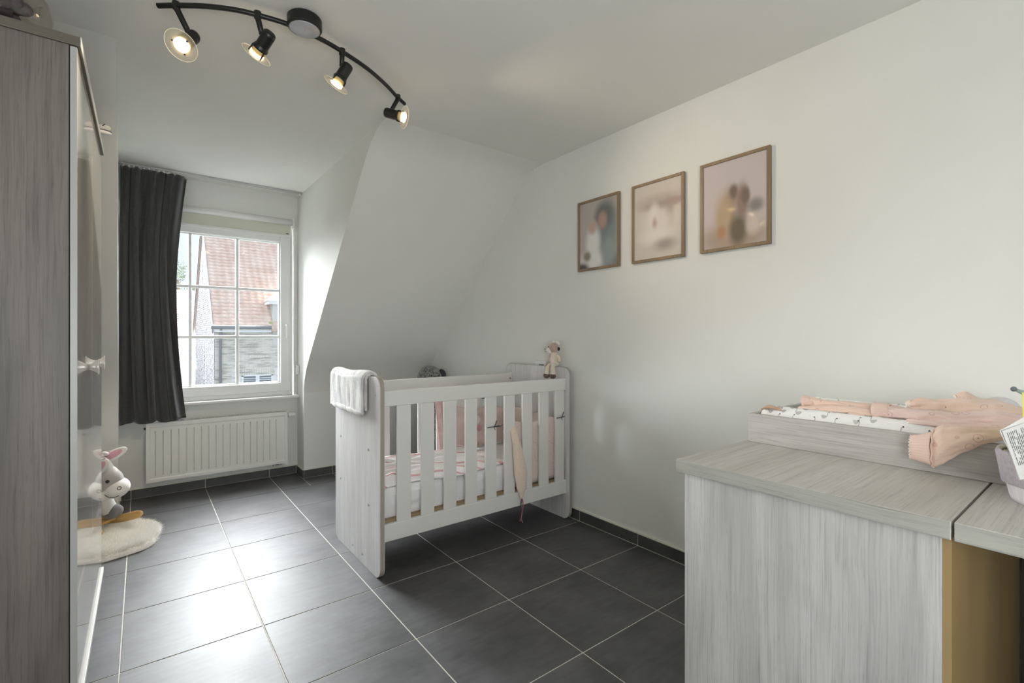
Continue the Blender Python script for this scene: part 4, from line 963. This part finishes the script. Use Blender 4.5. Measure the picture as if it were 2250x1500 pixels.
rk = empty('rocking_donkey', (-.315, 3.705, .012), math.radians(-38)); tag(rk, 'grey plush rocking donkey on wooden runners behind the wardrobe', 'rocking toy')
for s in (1, -1):
    pts = smooth_path([(-.30, s * .14, .10), (-.16, s * .14, .062), (0, s * .14, .050), (.16, s * .14, .062), (.29, s * .14, .095)], 8)
    MB().tube(pts, [(.011, .016)] * 3 + [(.011, .024)] * (len(pts) - 6) + [(.011, .022), (.011, .018), (.009, .012)], 16, up=(0, 0, 1)).build('runner', PINE, rk, smooth=True)
MB().box(-.16, -.12, -.135, .135, .060, .075).box(.10, .14, -.135, .135, .058, .073).build('crossbar', PINE, rk, bevel=.003)
MB().ell((-.06, 0, .24), (.19, .11, .11)).ell((.08, 0, .28), (.09, .08, .10)).build('body', FUR_G, rk, smooth=True, remesh=.01)
for sx, sy in ((.10, .08), (.10, -.08), (-.17, .08), (-.17, -.08)):
    lg = MB().tube(smooth_path([(sx, sy, .22), (sx + .015, sy * 1.15, .16), (sx + .03, sy * 1.3, .12)], 5), lerp_list([.045, .042, .040], 5), 16).build('leg', FUR_W, rk, smooth=True)
    MB().ell((sx + .04, sy * 1.35, .115), (.058, .040, .042), Matrix.Rotation(-.3, 4, 'Y')).build('hoof', mat('plush_dark_grey', (120, 116, 118), .95, sheen=.4), lg, smooth=True)
HX = .150
RY = lambda a: Matrix.Rotation(a, 4, 'Y')
hd = MB().ell((HX - .02, 0, .375), (.085, .078, .095)).ell((HX + .030, 0, .320), (.082, .070, .078), RY(.6)).ell((HX - .075, 0, .30), (.075, .072, .085)).build('head', FUR_G, rk, smooth=True, remesh=.007)
MB().ell((HX + .075, 0, .275), (.066, .076, .058), RY(-.25)).ell((HX + .005, 0, .243), (.082, .070, .040), RY(-.42)).build('muzzle', FUR_W, hd, smooth=True, remesh=.007)
MB().ell((HX + .068, 0, .352), (.022, .030, .050), RY(-.25)).build('blaze', FUR_W, hd, smooth=True)
for s in (1, -1):
    c = Vector((HX + .040, .060, .452)) if s > 0 else Vector((HX + .022, -.072, .418))
    R = (RY(math.radians(62)) if s > 0 else RY(math.radians(40))) @ Matrix.Rotation(math.radians(-14 * s), 4, 'X')
    e = MB().ell(c, (.030, .015, .078 if s > 0 else .056), R).build('ear', FUR_W, hd, smooth=True)
    cc = c + (R @ Vector((-.002, -.0065, 0)))
    MB().ell(cc, (.021, .0115, .058 if s > 0 else .046), R).build('ear_lining', FUR_P, e, smooth=True)
    MB().ell((HX + .052, s * .071, .333), (.0095, .006, .0095), None, 14, 10).build('eye', mat('toy_eye', (56, 50, 48), .12), hd, smooth=True)
    MB().tube([(HX + .104 + .008 * math.cos(t), s * (.066 - .004 * math.cos(t)), .287 + .009 * math.sin(t)) for t in np.linspace(0, 6.28, 18)], .0018, 6).build('nostril', THREAD, hd)
    MB().tube(smooth_path([(HX + .040, s * .0745, .262), (HX + .055, s * .0770, .248), (HX + .080, s * .0755, .240), (HX + .104, s * .0690, .246)], 5), .0018, 6).build('mouth', THREAD, hd)
b = MB()
for q_ in (hd,):
    p_ = Vector((HX - .03, 0, 0)); q_.rotation_euler = (0, 0, math.radians(26)); q_.location = p_ - Matrix.Rotation(math.radians(26), 3, 'Z') @ p_
for k in range(11): b.ell((HX + .01 - .014 * k, random.uniform(-.03, .03), .470 - .008 * k), (.022, .022, .016), None, 10, 8, .3)
b.build('mane', mat('plush_mane', (206, 198, 198), .95), hd, smooth=True)
MB().ell((HX - .060, -.088, .430), (.034, .014, .022), RY(.4)).ell((HX - .075, -.090, .398), (.018, .013, .040), RY(.5)).ell((HX - .100, -.086, .425), (.030, .014, .016), RY(-.3)).build('bow', FUR_W, hd, smooth=True)
MB().tube(smooth_path([(HX - .05, -.070, .445), (HX, -.080, .442), (HX + .045, -.074, .458)], 5), [(.003, .010)] * 11, 8, up=(0, 0, 1)).build('halter_band', mat('dark_grey_band', (84, 84, 86), .8), hd, smooth=True)

# ------------------------------------------------------------------ outside
GZ = -3.3
GR = vary(mat('paving_outside', (74, 74, 72), .9), (64, 64, 62), 3)
struct(bx('ground', -60, 60, 5.2, 80, GZ - .2, GZ, GR))
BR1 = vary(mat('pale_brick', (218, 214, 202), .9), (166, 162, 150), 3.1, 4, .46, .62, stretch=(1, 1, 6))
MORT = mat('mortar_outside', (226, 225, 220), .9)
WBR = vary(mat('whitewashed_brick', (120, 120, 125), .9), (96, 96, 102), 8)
RT = vary(mat('clay_tile', (232, 212, 198), .85), (218, 190, 174), 2.5, 4)
def brickwall(x0, x1, z0, z1, fn, bl=.205, bh=.057, j=.012, skip=None, depth=.012):
    b = MB(); r = 0; z = z0
    while z < z1:
        off = 0 if r % 2 == 0 else -(bl + j) / 2
        x = x0 + off
        while x < x1:
            a, c = max(x, x0), min(x + bl, x1)
            if c - a > .03 and not (skip and skip(a, c, z, z + bh)):
                d = depth + random.uniform(-.004, .004)
                q = [fn(a, 0, z), fn(c, 0, z), fn(c, 0, min(z + bh, z1)), fn(a, 0, min(z + bh, z1)), fn(a, d, z), fn(c, d, z), fn(c, d, min(z + bh, z1)), fn(a, d, min(z + bh, z1))]
                b.add(q, [(4, 5, 6, 7), (0, 1, 5, 4), (1, 2, 6, 5), (2, 3, 7, 6), (3, 0, 4, 7)])
            x += bl + j
        z += bh + j; r += 1
    return b
HX0, HY0, EV = 1.64, 16.0, 1.46
H1 = empty('brick_house', (HX0, HY0, GZ)); tag(H1, 'pale brick house with steep orange clay tile roof outside the window', 'house')
def HP(mb, name, m, **k): return PL(mb, name, m, H1, **k)
HWD = 6.2; ap = EV + (HWD / 2) * 1.17
HP(MB().prism([(HY0, GZ), (HY0 + HWD, GZ), (HY0 + HWD, EV), (HY0 + HWD / 2, ap), (HY0, EV)], HX0, HX0 + 9, 'X'), 'wall', MORT)
wx0, wx1, wz1 = HX0 + .72, HX0 + 1.46, .0
sk = lambda a, c, z0, z1: (c > wx0 - .12 and a < wx1 + .12 and z0 > -1.3 and z1 < .25)
tag(HP(brickwall(HX0, HX0 + 6, GZ, EV - .14, lambda x, d, z: (x, HY0 - d, z), skip=sk), 'front_bricks', BR1), kind='stuff')
b = MB(); x = wx0 - .10
while x < wx1 + .1: b.box(x, x + .052, HY0 - .016, HY0 + .01, .02, .225); x += .064
tag(HP(b, 'soldier_course', BR1), kind='stuff')
def gsk(a, c, z0, z1):
    lim = EV + 1.17 * min(a - HY0, HY0 + HWD - c)
    if z1 > lim - .05 and z1 > EV: return True
    for (ya, yb, za, zb) in ((HY0 + 2.2, HY0 + 2.55, -.35, .95), (HY0 + 2.2, HY0 + 2.5, -2.2, -1.0), (HY0 + 2.9, HY0 + 3.15, 2.7, 3.6)):
        if c > ya and a < yb and z1 > za and z0 < zb: return True
    return False
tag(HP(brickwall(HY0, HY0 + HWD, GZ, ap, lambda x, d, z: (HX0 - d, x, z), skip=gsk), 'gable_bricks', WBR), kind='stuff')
for (ya, yb, za, zb) in ((HY0 + 2.2, HY0 + 2.55, -.35, .95), (HY0 + 2.2, HY0 + 2.5, -2.2, -1.0), (HY0 + 2.9, HY0 + 3.15, 2.7, 3.6)):
    w_ = HP(MB().box(HX0 - .008, HX0 + .01, ya, yb, za, zb), 'window', mat('grey_shutter', (150, 150, 152), .5)) 
    b = MB()
    for k in range(int((zb - za) / .09)): b.box(HX0 - .014, HX0 - .006, ya + .02, yb - .02, za + .03 + k * .09, za + .07 + k * .09)
    b.build('louvres', mat('dark_grey_shutter', (120, 120, 124), .5), w_)
# front window
w_ = HP(MB().box(wx0, wx1, HY0 - .01, HY0 + .02, -1.2, wz1 + .012), 'window', mat('far_glass', (120, 126, 130), .15))
b = MB(); b.box(wx0 - .05, wx0, HY0 - .035, HY0, -1.2, .03); b.box(wx1, wx1 + .05, HY0 - .035, HY0, -1.2, .03); b.box(wx0 - .05, wx1 + .05, HY0 - .035, HY0, .0, .04); b.box((wx0 + wx1) / 2 - .05, (wx0 + wx1) / 2 + .05, HY0 - .035, HY0, -1.2, .0)
b.box(wx0, wx1, HY0 - .025, HY0, -.075, -.055); b.box(wx0, wx1, HY0 - .025, HY0, -.125, -.11)
b.build('window_frame', PVC, w_)
HP(MB().box(HX0 - .10, HX0 + 1.42, HY0 - .22, HY0 - .02, EV - .16, EV - .06), 'fascia', PVC)
HP(MB().tube([(HX0 - .12, HY0 - .26, EV - .02), (HX0 + 1.42, HY0 - .26, EV - .02)], .055, 12), 'gutter', mat('zinc', (140, 142, 144), .5), smooth=True)
HP(MB().tube([(HX0 + .13, HY0 - .24, EV - .05), (HX0 + .13, HY0 - .08, EV - .25), (HX0 + .13, HY0 - .07, GZ)], .035, 10), 'downpipe', mat('zinc', (140, 142, 144), .5), smooth=True)
# roof: single clay tiles where they can be told apart, the rest joined
TWd, TEx = .20, .146; pit = math.atan(1.17); cp, sp_ = math.cos(pit), math.sin(pit)
def tile_mesh():
    vs = []; nn = 6
    for e in range(2):
        for k in range(nn + 1):
            u = k / nn; xx = u * TWd * 1.02; wv = .016 * math.sin(u * 2 * math.pi)
            s_ = -.012 * (1 + math.sin(u * 2 * math.pi)) if e == 0 else TEx * 1.15
            vs.append((xx, s_, (.046 + wv) if e == 0 else (.004 + wv)))
    for k in range(nn + 1):
        u = k / nn; vs.append((u * TWd * 1.02, -.012 * (1 + math.sin(u * 2 * math.pi)), .004 + .016 * math.sin(u * 2 * math.pi)))
    fs = []
    for k in range(nn): fs.append((k, k + 1, nn + 1 + k + 1, nn + 1 + k)); fs.append((k, 2 * (nn + 1) + k, 2 * (nn + 1) + k + 1, k + 1))
    return vs, fs
tv, tf = tile_mesh()
base_b = HP(MB().add([(HX0 - .05, HY0 - .2, EV - .12), (HX0 + 9, HY0 - .2, EV - .12), (HX0 + 9, HY0 + HWD / 2, ap + .11), (HX0 - .05, HY0 + HWD / 2, ap + .11), (HX0 - .05, HY0 + HWD + .2, EV - .12), (HX0 + 9, HY0 + HWD + .2, EV - .12)], [(0, 1, 2, 3), (3, 2, 5, 4)]), 'roof', RT, solid=.06)
tmesh = bpy.data.meshes.new('roof_tile'); tmesh.from_pydata(tv, [], tf); tmesh.materials.append(RT); tmesh.polygons.foreach_set('use_smooth', [True] * len(tmesh.polygons))
RM = Matrix.Rotation(pit, 4, 'X')
rest = MB(); nrow = int(3.4 / cp / TEx)
for r in range(nrow):
    for c in range(44):
        o_ = Vector((HX0 - .04 + c * TWd + (0), HY0 - .20 + r * TEx * cp, EV - .075 + r * TEx * sp_ + random.uniform(-.004, .004)))
        if c < 11 and r < 26:
            q = bpy.data.objects.new('roof_tile', tmesh); COL.objects.link(q); q.parent = base_b
            q.matrix_local = Matrix.Translation(o_) @ RM
        else:
            M = Matrix.Translation(o_) @ RM; rest.add([M @ Vector(v_) for v_ in tv], tf)
tag(rest.build('far_roof_tiles', RT, base_b, smooth=True), kind='stuff')
HP(MB().add([(HX0 - .07, HY0 - .24, EV - .2), (HX0 - .07, HY0 + HWD / 2, ap + .06), (HX0 - .07, HY0 + HWD / 2, ap + .2), (HX0 - .07, HY0 - .24, EV - .06)], [(0, 1, 2, 3)]), 'verge', mat('zinc', (140, 142, 144), .5), solid=.03)
HP(MB().add([(HX0 - .07, HY0 + HWD + .24, EV - .2), (HX0 - .07, HY0 + HWD / 2, ap + .06), (HX0 - .07, HY0 + HWD / 2, ap + .2), (HX0 - .07, HY0 + HWD + .24, EV - .06)], [(0, 1, 2, 3)]), 'verge', mat('zinc', (140, 142, 144), .5), solid=.03)
# dormer of the neighbour, at the right
dx0, dx1, dy0, dy1, dz1 = HX0 + 1.50, HX0 + 3.6, HY0 - .03, HY0 + 2.0, 2.18
dm = HP(MB().box(dx0, dx1, dy0, dy1, .93, dz1), 'dormer', mat('grey_cladding', (206, 206, 202), .8))
MB().box(dx0 - .14, dx1 + .14, dy0 - .16, dy1, dz1 - .03, dz1 + .07).build('dormer_fascia', PVC, dm)
MB().add([(dx0 - .16, dy0 - .18, dz1 + .07), (dx1 + .16, dy0 - .18, dz1 + .07), (dx1 + .16, dy1 + .6, dz1 + .07), (dx0 - .16, dy1 + .6, dz1 + .07), ((dx0 + dx1) / 2 - .35, dy0 + .9, dz1 + .78), ((dx0 + dx1) / 2 + .35, dy0 + .9, dz1 + .78)], [(0, 1, 5, 4), (1, 2, 5), (2, 3, 4, 5), (3, 0, 4)]).build('dormer_roof', RT, dm)
MB().box(dx0 + .32, dx0 + 1.2, dy0 - .02, dy0, 1.12, 2.02).build('dormer_window', PVC, dm)
MB().box(dx0 + .38, dx0 + 1.14, dy0 - .026, dy0 - .018, 1.18, 1.96).build('dormer_pane', mat('far_glass', (120, 126, 130), .15), dm)
HP(MB().box(dx0 - .12, dx0 - .02, dy0 - .1, dy0 + .9, 1.50, 1.62), 'moss_patch', vary(mat('moss', (168, 176, 110), .9), (190, 180, 140), 20))
# second house, lower left
H2 = empty('rear_house', (0, 26, GZ)); tag(H2, 'lower house with orange roof seen left of the brick gable through the window', 'house')
b = MB().box(-7, 2.6, 26, 31, GZ, 1.2); PL(b, 'wall', mat('pale_render', (140, 140, 139), .9), H2)
RT2 = vary(mat('clay_tile_far', (232, 212, 198), .85), (216, 190, 174), 14, 3, stretch=(1, 1, 4))
def farroof(x0, x1, ya, za, yb, zb, nm):
    b = MB(); L = math.hypot(yb - ya, zb - za); nr = int(L / .17); nc = int((x1 - x0) / .24)
    uy, uz = (yb - ya) / L, (zb - za) / L
    for r in range(nr):
        s0, s1 = r * L / nr, (r + 1) * L / nr + .03
        for c in range(nc):
            xa = x0 + c * .24; h0 = .045 + random.uniform(-.005, .005)
            b.add([(xa, ya + uy * s0 - uz * h0, za + uz * s0 + uy * h0), (xa + .235, ya + uy * s0 - uz * h0, za + uz * s0 + uy * h0), (xa + .235, ya + uy * s1 - uz * .01, za + uz * s1 + uy * .01), (xa, ya + uy * s1 - uz * .01, za + uz * s1 + uy * .01), (xa, ya + uy * s0, za + uz * s0), (xa + .235, ya + uy * s0, za + uz * s0)], [(0, 1, 2, 3), (0, 4, 5, 1)])
    tag(PL(b, nm, RT2, H2), kind='stuff')
farroof(-6.8, 2.5, 25.8, 1.22, 28.4, 3.42, 'upper_roof_tiles')
PL(MB().prism([(25.9, 1.2), (31.2, 1.2), (28.5, 3.46)], -6.8, 2.5, 'X'), 'roof_core', RT2, H2)
PL(MB().box(-7, 2.6, 24.4, 26, GZ, .1), 'annex_wall', mat('white_render', (170, 170, 168), .9), H2)
farroof(-6.8, 2.6, 24.2, .15, 26.0, 1.18, 'lower_roof_tiles')
PL(MB().prism([(24.3, .1), (26.0, .1), (26.0, 1.15)], -6.8, 2.6, 'X'), 'annex_roof_core', RT2, H2)
PL(MB().box(-6.9, 2.65, 24.1, 24.25, .05, .16), 'annex_gutter', mat('zinc', (140, 142, 144), .5), H2)
for x in (1.25, 1.62):
    w_ = PL(MB().box(x, x + .20, 24.36, 24.41, -1.6, -.15), 'window', mat('grey_shutter', (150, 150, 152), .5), H2)
for x in (1.32, 1.95): PL(MB().box(x, x + .12, 26.5, 27.2, 1.75, 2.3), 'roof_light', mat('far_glass', (120, 126, 130), .15), H2)
hd_ = tag(MB().box(-6, 2.2, 22.2, 22.9, GZ, -.98).build('garden_wall', mat('grey_stone_wall', (170, 170, 168), .9)), 'low grey garden wall beyond the gable corner outside', 'wall')
# tree
tr_ = empty('pine_tree', (1.75, 35, GZ)); tag(tr_, 'dark pine tree rising behind the lower house outside the window', 'tree')
PL(MB().tube([(1.75, 35, GZ), (1.8, 35, 1), (1.7, 35, 4.6)], [.25, .2, .06], 10), 'trunk', mat('bark', (110, 104, 98), .9), tr_)
N = 9000; b = MB()
V = []; F = []
cl = [(random.uniform(-1.6, 1.7), random.uniform(-1.2, 1.2), random.uniform(6.0, 8.9), random.uniform(.35, .75)) for _ in range(34)]
for k in range(N):
    c = random.choice(cl); d = Vector((random.gauss(0, 1), random.gauss(0, 1), random.gauss(0, .5))).normalized() * c[3] * random.uniform(.5, 1)
    p = Vector((1.75 + c[0], 35 + c[1], GZ + c[2] - .35)) + d; a = Vector((random.gauss(0, 1), random.gauss(0, 1), random.gauss(0, 1))).normalized() * .075; q = a.cross(Vector((random.random(), random.random(), 1))).normalized() * .05
    i = len(V); V += [p - a, p + a, p + q]; F.append((i, i + 1, i + 2))
b.add(V, F); tag(PL(b, 'needles', vary(mat('pine_needles', (120, 132, 118), .9), (90, 104, 92), 3), tr_), kind='stuff')
